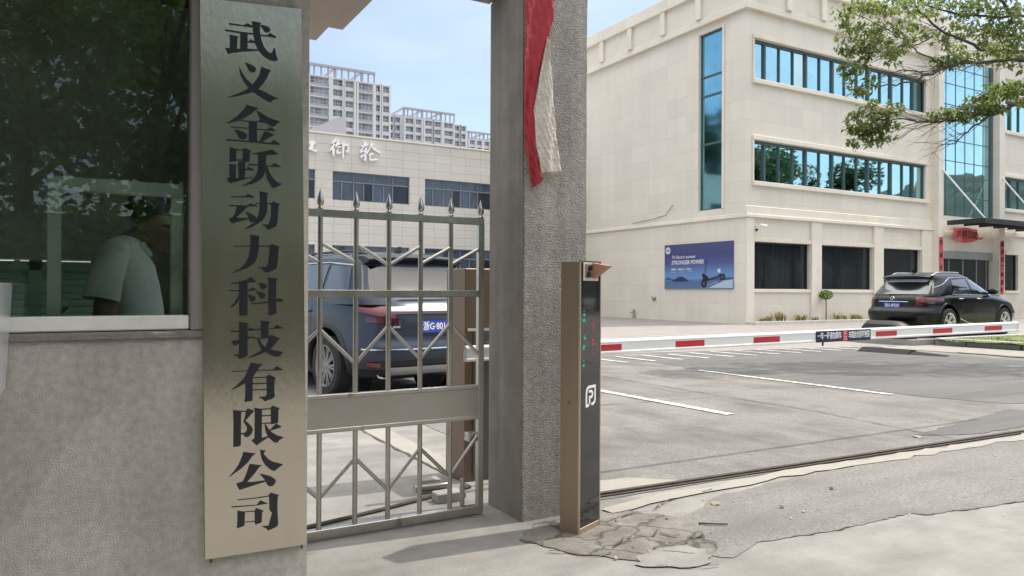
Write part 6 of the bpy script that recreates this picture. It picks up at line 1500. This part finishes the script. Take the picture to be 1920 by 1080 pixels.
# ------------------------------------------------------------------ trees and plants
M_bark = mat('grey brown bark', (0.085, 0.07, 0.058), 0.95, 0, 0.35, 9, bump=1.2, bs=30, squash=(1, 1, 0.25))
def leafmat(name, c):
    m = mat(name, c, 0.5, 0, 0.45, 3.0, spec=0.4)
    nt = m.node_tree; b = nt.nodes['Principled BSDF']
    ob = nt.nodes['Material Output']
    tr = nt.nodes.new('ShaderNodeBsdfTranslucent'); tr.inputs[0].default_value = (c[0] * 1.5, c[1] * 1.7, c[2] * 0.8, 1)
    mx = nt.nodes.new('ShaderNodeMixShader'); mx.inputs[0].default_value = 0.5
    nt.links.new(b.outputs[0], mx.inputs[1]); nt.links.new(tr.outputs[0], mx.inputs[2]); nt.links.new(mx.outputs[0], ob.inputs['Surface'])
    return m
M_leaf = [leafmat('camphor leaf', (0.165, 0.19, 0.09)), leafmat('young camphor leaf', (0.24, 0.255, 0.125)), leafmat('old camphor leaf', (0.11, 0.135, 0.07))]
M_far = [leafmat('far foliage', (0.07, 0.105, 0.045)), leafmat('far foliage light', (0.12, 0.16, 0.07))]

def W3(px, py, dep):
    """point dep metres away from the camera along its axis"""
    return Vector((0, 0, CAM_H)) + (fwd + rgt * ((px - 960) / 1395) - upv * ((py - 540) / 1395)) * dep

tr = thing('camphor_tree', 'camphor tree reaching in from the right with thin bare twigs and leafy green sprays', 'tree', tuple(W3(2230, 640, 14.0) * 1))
tr.location.z = 0
rt = random.Random(11)
base = Vector((tr.location.x, tr.location.y, 0))
LIMB = []
def limb(pts, r0, r1):
    P = []
    for a, b in zip(pts[:-1], pts[1:]):
        for k in range(4): P.append(a.lerp(b, k / 4) + Vector((rt.uniform(-.03, .03), rt.uniform(-.03, .03), rt.uniform(-.03, .03))))
    P.append(pts[-1])
    LIMB.append((P, [r0 + (r1 - r0) * (i / (len(P) - 1)) ** 0.8 for i in range(len(P))]))
    return P
fork = base + Vector((-0.2, 0.1, 3.4))
tk_ = MB(); tk_.tube([base + Vector((0, 0, -0.1)), base + Vector((0, 0, 0.2)), base + Vector((-0.05, 0.02, 1.8)), fork, fork + Vector((0.1, 0.2, 2.0)), fork + Vector((0.3, 0.1, 4.5))], [0.34, 0.26, 0.21, 0.19, 0.14, 0.05], 14)
BR = {
 'a': ([fork + Vector((0, 0, .8)), W3(2050, 60, 14.2), W3(1925, 112, 14), W3(1800, 118, 13.8), W3(1750, 135, 13.6), W3(1690, 158, 13.5), W3(1640, 163, 13.4)], 0.055, 0.009),
 'b': ([fork, W3(2060, 160, 13.6), W3(1920, 188, 13.2), W3(1860, 214, 13.1), W3(1790, 225, 13.0), W3(1735, 228, 13.0), W3(1690, 222, 12.9), W3(1640, 228, 12.8)], 0.045, 0.008),
 'c': ([fork + Vector((0, 0, 1.2)), W3(2010, 95, 14.6), W3(1900, 98, 14.6), W3(1840, 92, 14.6), W3(1770, 62, 14.4), W3(1725, 25, 14.3), W3(1700, -20, 14.2)], 0.055, 0.012),
 'd': ([fork + Vector((0, 0, 1.5)), W3(2000, 20, 15), W3(1900, 32, 15), W3(1800, 30, 15), W3(1735, 8, 15), W3(1700, -40, 15)], 0.045, 0.010),
 'e': ([W3(1765, 118, 13.8), W3(1722, 100, 13.6), W3(1690, 70, 13.5), W3(1650, 48, 13.4), W3(1610, 30, 13.3)], 0.018, 0.005),
 'f': ([W3(1748, 70, 14.4), W3(1700, 90, 14.2), W3(1665, 110, 14), W3(1610, 120, 13.9)], 0.016, 0.005),
 'g': ([W3(1850, 218, 13.1), W3(1820, 240, 13), W3(1790, 268, 12.9), W3(1760, 275, 12.8)], 0.022, 0.004),
 'h': ([fork + Vector((0, 0, .4)), W3(2060, 330, 13.8), W3(1990, 250, 13.4), W3(1930, 180, 13.1), W3(1880, 160, 13.0)], 0.05, 0.008),
 'i': ([W3(1900, 32, 15), W3(1870, -10, 15), W3(1830, -60, 15)], 0.04, 0.01),
 'j': ([W3(1735, 135, 13.6), W3(1690, 130, 13.5), W3(1650, 142, 13.3)], 0.018, 0.005),
}
bo = MB()
for k, (p, a, b) in BR.items():
    limb(p, a, b)
# bare twigs
def twig(p, d, L, r, depth):
    n = 5; pts = [p]; q = p.copy(); dd = d.copy()
    for i in range(n):
        dd = (dd + Vector((rt.uniform(-.25, .25), rt.uniform(-.25, .25), rt.uniform(-.22, .18)))).normalized(); q = q + dd * L / n; pts.append(q.copy())
    LIMB.append((pts, [r * (1 - 0.75 * i / n) for i in range(n + 1)]))
    if depth > 0:
        for i in range(2):
            j = rt.randint(1, n - 1)
            twig(pts[j], (dd + Vector((rt.uniform(-.8, .8), rt.uniform(-.8, .8), rt.uniform(-.5, .5)))).normalized(), L * 0.6, r * 0.6, depth - 1)
left = -rgt
for k, num in (('a', 34), ('b', 36), ('c', 10), ('d', 9), ('g', 7), ('e', 6), ('j', 5), ('f', 5)):
    P = [x for x in LIMB if x[0][-1] == BR[k][0][-1]][0][0]
    for i in range(num):
        j = rt.randint(int(len(P) * .4), int(len(P) * .74))
        twig(P[j], (left * 0.9 + Vector((0, 0, rt.uniform(-.5, .35))) + fwd * rt.uniform(-.6, .6)).normalized(), rt.uniform(0.4, 0.95), 0.006, 1)
for P, r_ in LIMB:
    if r_[0] > 0.03:
        b_ = MB(); b_.tube(P, r_, 8); b_.build('branch', M_bark, tr, smooth=60)
    else: bo.tube(P, r_, 5, cap=False)
tk_.build('trunk', M_bark, tr, smooth=60)
bo.build('twigs', M_bark, tr, smooth=60)
# leaves: drooping sprays gathered in clumps along the boughs
def leaves(q, c, rad, num, size, flat=0.6):
    for i in range(num):
        while True:
            o = Vector((rt.uniform(-1, 1), rt.uniform(-1, 1), rt.uniform(-1, 1)))
            if o.length < 1: break
        p = c + Vector((o.x * rad, o.y * rad, o.z * rad * flat))
        s_ = size * rt.uniform(0.7, 1.25); a = rt.uniform(0, 6.283); dr = rt.uniform(-1.25, 0.0)
        d = Vector((math.cos(a) * math.cos(dr), math.sin(a) * math.cos(dr), math.sin(dr)))
        s2 = d.cross(Vector((rt.uniform(-.6, .6), rt.uniform(-.6, .6), 1))).normalized() * s_ * 0.24
        nn = d.cross(s2).normalized() * s_ * 0.06
        q.cur = 0 if rt.random() < 0.6 else (1 if rt.random() < 0.5 else 2)
        m = p + d * s_ * 0.45
        q.add([p, m + s2 + nn, p + d * s_, m - s2 + nn], [(0, 1, 2, 3)])
CL = [  # column, row, distance, radius in metres, number of small sprays
 (1640, 25, 13.4, .62, 30), (1612, 70, 13.4, .36, 17), (1660, 70, 13.5, .42, 20), (1700, 20, 14, .5, 22), (1600, 20, 13.4, .28, 11), (1625, 98, 13.6, .26, 10), (1680, 100, 13.9, .22, 8),
 (1590, 90, 13.5, .16, 5), (1655, -20, 13.6, .7, 30), (1740, -15, 14.2, .6, 24),
 (1602, 140, 13.5, .17, 7), (1612, 165, 13.4, .15, 6), (1640, 150, 13.4, .14, 4), (1592, 125, 13.6, .13, 4), (1620, 120, 13.7, .12, 3),
 (1640, 205, 12.9, .24, 12), (1615, 225, 12.9, .22, 11), (1660, 215, 12.9, .18, 8), (1620, 262, 12.9, .20, 9), (1645, 255, 12.9, .15, 6), (1660, 235, 12.9, .16, 6), (1605, 245, 12.9, .13, 4), (1680, 200, 12.9, .12, 4), (1630, 240, 12.9, .18, 8), (1665, 262, 12.9, .10, 3),
 (1770, 212, 13.0, .15, 6), (1795, 208, 13.0, .16, 7), (1750, 220, 13, .11, 4), (1830, 198, 13.0, .24, 13), (1850, 188, 13.0, .24, 12), (1875, 170, 13.0, .24, 12), (1895, 160, 13, .22, 10), (1915, 172, 13, .26, 11), (1860, 205, 13.1, .18, 7), (1800, 222, 13.0, .13, 4),
 (1780, 105, 13.8, .24, 11), (1805, 110, 13.9, .18, 7), (1765, 120, 13.9, .15, 5),
 (1800, 55, 14.8, .42, 18), (1840, 30, 15, .45, 20), (1870, 70, 14.8, .42, 20), (1900, 85, 14.4, .42, 20), (1880, 20, 15, .5, 22), (1915, 50, 14.8, .45, 20), (1760, 10, 15, .38, 14), (1860, 105, 14, .25, 11), (1910, 112, 14, .3, 12), (1790, 20, 15, .3, 11), (1730, 60, 14.5, .22, 7),
 (1840, -30, 15, .7, 26), (1900, -40, 15, .8, 30), (1980, 0, 14.8, .9, 34), (2060, 60, 14.5, 1.0, 40), (2150, 0, 14.5, 1.2, 46), (2250, -60, 14.5, 1.3, 50), (2000, 140, 13.8, .7, 26), (2120, 160, 14, .9, 34), (2300, 80, 14.5, 1.2, 40), (2060, -120, 15, 1.2, 44), (2200, -200, 14.8, 1.4, 50), (2380, -60, 15, 1.3, 40)]
q = MB()
for px, py, dp, rad, num in CL:
    c0 = W3(px, py, dp)
    for i in range(int(num * 1.4)):
        while True:
            o = Vector((rt.uniform(-1, 1), rt.uniform(-1, 1), rt.uniform(-1, 1)))
            if o.length < 1: break
        c = c0 + Vector((o.x * rad, o.y * rad * 1.2, o.z * rad * 0.8))
        leaves(q, c, rt.uniform(0.07, 0.15), rt.randint(8, 14), 0.108)
q.build('foliage', M_leaf, tr, fix=False)

def crown_tree(name, label, x, y, h, cr, seed, n=1400, size=0.34, group=None, trunk_h=0.35, crown_m=None):
    r = random.Random(seed)
    t = thing(name, label, 'tree', (x, y, 0), 0, group)
    q = MB(); q.tube([(x, y, -0.1), (x + .05, y, h * 0.2), (x - .1, y + .1, h * 0.5), (x + .1, y, h * 0.85)], [0.03 * h, 0.022 * h, 0.016 * h, 0.004 * h], 9)
    for k in range(6):
        a = r.uniform(0, 6.28); z0 = h * r.uniform(trunk_h, 0.6); L = cr * r.uniform(0.6, 0.95)
        q.tube([(x, y, z0), (x + math.cos(a) * L * .5, y + math.sin(a) * L * .5, z0 + L * .35), (x + math.cos(a) * L, y + math.sin(a) * L, z0 + L * .6)], [0.01 * h, 0.007 * h, 0.002 * h], 6)
    q.build('trunk', M_bark, t, smooth=60)
    q = MB(); lumps = []
    for k in range(26):
        a = r.uniform(0, 6.28); u = r.random() ** 0.6; ph = r.uniform(-0.9, 1.3)
        lumps.append((x + math.cos(a) * cr * u * .85 * math.cos(ph * .8), y + math.sin(a) * cr * u * .85 * math.cos(ph * .8), h * (0.62 + 0.26 * math.sin(ph)), cr * r.uniform(0.18, 0.36)))
    for i in range(n):
        lx, ly, lz, lr = r.choice(lumps)
        while True:
            o = Vector((r.uniform(-1, 1), r.uniform(-1, 1), r.uniform(-1, 1)))
            if 0.35 < o.length < 1: break
        p = Vector((lx, ly, lz)) + o * lr
        e = Euler((r.uniform(-.9, .9), r.uniform(-.9, .9), r.uniform(0, 6.28))).to_matrix(); s_ = size * r.uniform(.6, 1.3)
        q.cur = 0 if r.random() < .6 else 1
        q.add([p + e @ Vector(v) * s_ for v in ((-.5, 0, 0), (0, -.28, .06), (.5, 0, 0), (0, .28, .06))], [(0, 1, 2, 3)])
    q.build('crown', crown_m or M_far, t, fix=False)
    return t
# trees that stand behind and beside the viewer: seen only as reflections in the panes
protos = [crown_tree('roadside_tree', 'broad tree across the street, mirrored in the gatehouse glass', 1.0, -7.5, 6.6, 3.2, 3, 5200, 0.20, 'street trees mirrored in the glass', 0.15),
          crown_tree('roadside_tree', 'tall tree at the yard edge, mirrored in the cyan office windows', 64, -6, 15.0, 4.6, 5, 3000, 0.55, 'street trees mirrored in the glass', 0.3, [leafmat('yard tree leaf', (0.035, 0.055, 0.035)), leafmat('yard tree leaf light', (0.055, 0.08, 0.05))])]
def clone(o, loc, s):
    c = o.copy(); col.objects.link(c); c.location = loc; c.scale = (s, s, s * 1.0)
    for ch in o.children:
        d = ch.copy(); col.objects.link(d); d.parent = c
    return c
for x, y, s in ((-2.2, -7.2, 0.78), (-5.0, -7.8, 1.0), (-8.5, -8.6, 1.1), (4.4, -8.2, 0.95), (8.5, -9.5, 1.05), (13.5, -10.5, 1.0), (-1.0, -12.0, 1.35), (3.5, -13, 1.3), (-6.0, -13, 1.4), (9, -15, 1.4), (-12, -12, 1.3)): clone(protos[0], (x, y, 0), s)
for x, y, s in ((45, -1, 0.85), (49, -3, 0.95), (53, -7, 1.0), (57, -10, 1.05), (61, -14, 1.0), (55, -14, 1.1), (50, -8, 1.0), (60, -20, 1.1), (66, -20, 1.05), (73, -23, 1.05), (66, -13, 0.9), (70, -16, 0.9), (76, -15, 0.85), (82, -19, 0.95), (90, -22, 0.9), (-3, 50, 1.3), (-9, 54, 1.35), (3, 53, 1.25)): clone(protos[1], (x, y, 0), s)
hd = MB(); rh = random.Random(9)
for i in range(15000):
    x = rh.uniform(-14, 16); z = rh.uniform(0.02, 2.3 + 0.25 * math.sin(x * 2)); y = -5.6 + rh.uniform(-.5, .5)
    e = Euler((rh.uniform(-.9, .9), rh.uniform(-.9, .9), rh.uniform(0, 6.28))).to_matrix(); hd.cur = 0 if rh.random() < .7 else 1
    hd.add([Vector((x, y, z)) + e @ Vector(v) * 0.17 for v in ((-.5, 0, 0), (0, -.3, .06), (.5, 0, 0), (0, .3, .06))], [(0, 1, 2, 3)])
tag(hd.build('hedge', M_far, fix=False), 'dark clipped hedge across the street, seen only as a dark band in the steel board', 'hedge')
bw_ = MB(); bw_.box(-30, 30, -6.6, -6.4, -0.1, 2.3); tag(bw_.build('reflection_blocker', mat('dark wall', (0.13, 0.13, 0.12), 0.9)), 'dark wall added unseen behind the hedge to darken the gatehouse glass reflections', 'wall')  # extra wall behind the viewer, added to block bright gaps in the reflections
# wooded hill beyond the yard, mirrored in the office glass
hm = MB(); rows = []; rr = random.Random(21)
for i in range(60):
    row = []
    for j in range(50):
        u = i / 59; v = j / 49
        x = 120 + 260 * v; y = -330 + 420 * u
        hgt = 46 * math.sin(math.pi * min(1, v * 0.9)) ** 1.1 * (0.78 + 0.12 * math.sin(u * 9 + 1) + 0.08 * math.sin(u * 22 + v * 4)) * min(1, (1 - u) * 7)
        row.append((x, y, max(-1, hgt + rr.uniform(-1.6, 1.6))))
    rows.append(row)
hm.grid(rows)
tag(hm.build('wooded_hill', mat('hill forest', (0.04, 0.05, 0.042), 1, 0, 0.45, 0.12, detail=10), smooth=20), kind='structure')

# clipped ball shrub and weeds by the office front
tb = thing('ball_shrub', 'small clipped ball shrub on a thin stem before the office windows', 'shrub', (26.6, 20.2, 0.05))
q = MB(); q.tube([(26.6, 20.2, 0.05), (26.61, 20.2, 0.5), (26.6, 20.2, 0.98)], [0.025, 0.02, 0.02], 7); q.build('stem', M_bark, tb)
q = MB(); r9 = random.Random(6)
for i in range(700):
    o = Vector((r9.gauss(0, 1), r9.gauss(0, 1), r9.gauss(0, 1))).normalized(); p = Vector((26.6, 20.2, 1.16)) + Vector((o.x * .27, o.y * .27, o.z * .19)) * r9.uniform(.75, 1.06)
    e = Euler((r9.uniform(-.9, .9), r9.uniform(-.9, .9), r9.uniform(0, 6.28))).to_matrix(); q.cur = r9.choice((0, 1))
    q.add([p + e @ Vector(v) * 0.07 for v in ((-.5, 0, 0), (0, -.3, .06), (.5, 0, 0), (0, .3, .06))], [(0, 1, 2, 3)])
q.build('ball_crown', [leafmat('clipped leaf', (0.10, 0.17, 0.03)), leafmat('clipped leaf light', (0.17, 0.24, 0.05))], tb, fix=False)
M_weed = leafmat('weed leaf', (0.16, 0.16, 0.06)); M_weedd = leafmat('weed bloom', (0.34, 0.22, 0.17))
for i, (x, hgt) in enumerate(((23.2, .28), (23.75, .50), (24.0, .42), (24.9, .35), (25.3, .3), (27.4, .38), (27.8, .28), (28.5, .30), (28.9, .26), (22.9, .2), (26.0, .22))):
    q = MB(); r9 = random.Random(70 + i)
    for k in range(34):
        a = r9.uniform(0, 6.28); L = hgt * r9.uniform(.5, 1); w = 0.02; b0 = Vector((x + r9.uniform(-.1, .1), 20.25 + r9.uniform(-.1, .1), 0.08)); t = b0 + Vector((math.cos(a) * L * .35, math.sin(a) * L * .35, L)); s_ = Vector((-math.sin(a), math.cos(a), 0)) * w
        m = b0.lerp(t, .6); q.cur = 1 if r9.random() < 0.3 else 0; q.add([b0, m + s_, t, m - s_], [(0, 1, 2, 3)])
    tag(q.build('weed', [M_weed, M_weedd], fix=False), 'tuft of dry weeds growing in the planting strip below the office windows', 'weed', 'weeds along the office front')

# low black shape behind the barrier arm
q = MB(); rows = []
for i in range(13):
    t = i / 12; x = 17.42; y = 12.02 - 1.2 * t
    hh = 0.44 - (0.16 * max(0, t - 0.72) / 0.28) - (0.10 * max(0, 0.08 - t) / 0.08)
    rows.append([(x + a, y, 0.14 + z) for a, z in ((-.22, 0.0), (-.2, hh * .8), (-.12, hh * .97), (0, hh), (.14, hh * .97), (.22, hh * .8), (.24, 0.0))])
q.grid(rows); q.add(rows[0], [tuple(range(7))]); q.add(rows[-1], [tuple(range(7))])
tag(q.build('covered_bin', mat('black plastic cover', (0.03, 0.028, 0.03), 0.45, 0, 0.2, 6), smooth=40), 'low black plastic cover just behind the barrier arm beside the black car', 'plastic cover')

# ------------------------------------------------------------------ person behind the window
M_skin = mat('skin', (0.17, 0.095, 0.065), 0.55, 0, 0.08, 12)
M_hair = mat('black hair', (0.010, 0.009, 0.009), 0.6, 0, 0.2, 40)
M_shirt = mat('pale shirt', (0.62, 0.62, 0.61), 0.85, 0, 0.06, 6, bump=0.3, bs=18)
M_trousers = mat('dark trousers', (0.03, 0.032, 0.04), 0.85, 0, 0.1, 8)
pe = thing('person', 'person in a pale short sleeved shirt standing inside the gatehouse window, looking down', 'person', (0.118, 3.2, 0.02), R(-8))
pe.scale = (1.05, 1.05, 1.05)
def skin_mesh(name, verts, edges, rad, m, parent, sub=2, root=0):
    me = bpy.data.meshes.new(name); me.from_pydata(verts, edges, [])
    o = bpy.data.objects.new(name, me); col.objects.link(o)
    s = o.modifiers.new('skin', 'SKIN'); s.use_smooth_shade = True
    for i, r_ in enumerate(rad):
        rr_ = r_ if isinstance(r_, tuple) else (r_, r_)
        me.skin_vertices[0].data[i].radius = rr_; me.skin_vertices[0].data[i].use_root = (i == root)
    u = o.modifiers.new('sub', 'SUBSURF'); u.levels = sub; u.render_levels = sub
    dg = bpy.context.evaluated_depsgraph_get(); dg.update()
    m2 = bpy.data.meshes.new_from_object(o.evaluated_get(dg)); bpy.data.objects.remove(o)
    m2.materials.clear(); m2.materials.append(m); m2.polygons.foreach_set('use_smooth', [True] * len(m2.polygons))
    return link(bpy.data.objects.new(name, m2), parent)
# local frame: x = the way the person faces, y = left
V = []; Ed = []; Rd = []
def vtx(p, r_, prev=None):
    V.append(p); Rd.append(r_)
    if prev is not None: Ed.append((prev, len(V) - 1))
    return len(V) - 1
pel = vtx((0, 0, .90), .13)
wa = vtx((0.0, 0, 1.05), .10, pel); ch = vtx((0.01, 0, 1.22), .10, wa); cl = vtx((0.0, 0, 1.33), .05, ch); nk = vtx((0.03, 0, 1.39), .047, cl); n2 = vtx((0.07, 0, 1.415), .045, nk)
jaw = vtx((0.130, 0, 1.395), .058, n2); sk = vtx((0.115, 0, 1.455), .076, jaw); tp_ = vtx((0.09, 0, 1.495), .066, sk)
nose = vtx((0.208, 0, 1.395), .012, jaw); ch2 = vtx((0.168, 0, 1.35), .024, jaw)
for sg in (-1, 1):
    vtx((0.095, sg * .08, 1.43), .014, sk)
    sh = vtx((0, sg * .165, 1.315), .038, cl); el = vtx((-.03, sg * .23, 1.07), .042, sh); wr_ = vtx((0.16, sg * .20, .93), .028, el); pm_ = vtx((0.225, sg * .19, .915), .030, wr_)
    for k, (dy, L) in enumerate(((-.028, .065), (-.009, .078), (.010, .072), (.028, .058))):
        f1 = vtx((0.26, sg * .19 + dy, .905), .009, pm_); f2 = vtx((0.26 + L * .6, sg * .19 + dy, .885), .008, f1); vtx((0.26 + L * .8, sg * .19 + dy, .855), .007, f2)
    t1 = vtx((0.215, sg * .155, .90), .010, pm_); vtx((0.25, sg * .14, .88), .008, t1)
    hp = vtx((0, sg * .09, .84), .10, pel); kn = vtx((0.02, sg * .10, .47), .062, hp); an_ = vtx((-.01, sg * .10, .09), .042, kn); vtx((0.13, sg * .11, .04), .038, an_)
skin_mesh('body', V, Ed, Rd, M_skin, pe, 2)
q = MB(); rows = []
for z, rx, ry, ox in ((.86, .125, .165, .01), (.95, .135, .17, .02), (1.05, .125, .165, .03), (1.15, .112, .165, .03), (1.24, .105, .17, .022), (1.30, .100, .175, .010), (1.345, .088, .165, .0), (1.378, .070, .125, .006), (1.40, .060, .075, .018)):
    rows.append([(ox + rx * math.cos(t) * (1 + .035 * math.sin(5 * t + z * 21) + .025 * math.sin(3 * t - z * 37)), ry * math.sin(t) * (1 + .03 * math.sin(4 * t + z * 17)), z + .006 * math.sin(3 * t)) for t in lin(0, 2 * math.pi, 40)[:-1]])
q.grid(rows, wrap=True)
for sg in (-1, 1):
    q.tube([(0, sg * .11, 1.355), (-.006, sg * .172, 1.325), (-.022, sg * .205, 1.25), (-.034, sg * .215, 1.18)], [.045, .052, .054, .058], 16, cap=False)
    q.tube([(0.03, sg * .05, 1.39), (0.075, sg * .04, 1.375), (0.10, sg * .012, 1.34)], [.012, .016, .008], 8)
q.build('shirt', M_shirt, pe, local=True, smooth=80)
skin_mesh('trousers', [(0, 0, .93), (0, .09, .84), (.02, .10, .47), (-.01, .10, .1), (0, -.09, .84), (.02, -.10, .47), (-.01, -.10, .1)], [(0, 1), (1, 2), (2, 3), (0, 4), (4, 5), (5, 6)], [.145, .112, .08, .062, .112, .08, .062], M_trousers, pe, 2)
skin_mesh('hair', [(0.07, 0, 1.455), (0.09, 0, 1.49), (0.105, 0, 1.515), (0.165, 0, 1.505), (0.04, 0, 1.425)], [(0, 1), (1, 2), (2, 3), (1, 4)], [.108, .112, .098, .062, .078], M_hair, pe, 2)
for sg in (-1, 1):
    q = MB(); q.lathe([(0.004, -.006), (0.009, 0), (0.004, .006)], (0, 0, 0), 8); q.v = [(0.188 + v[0] * .6, sg * .03 + v[1], 1.425 + v[2] * .6) for v in q.v]; q.build('eye', M_hair, pe, local=True)
q = MB(); q.bar((0.186, -.022, 1.37), (0.186, .022, 1.37), 0.006, 0.006); q.build('mouth', mat('lips', (0.20, 0.08, 0.07), 0.5), pe, local=True)
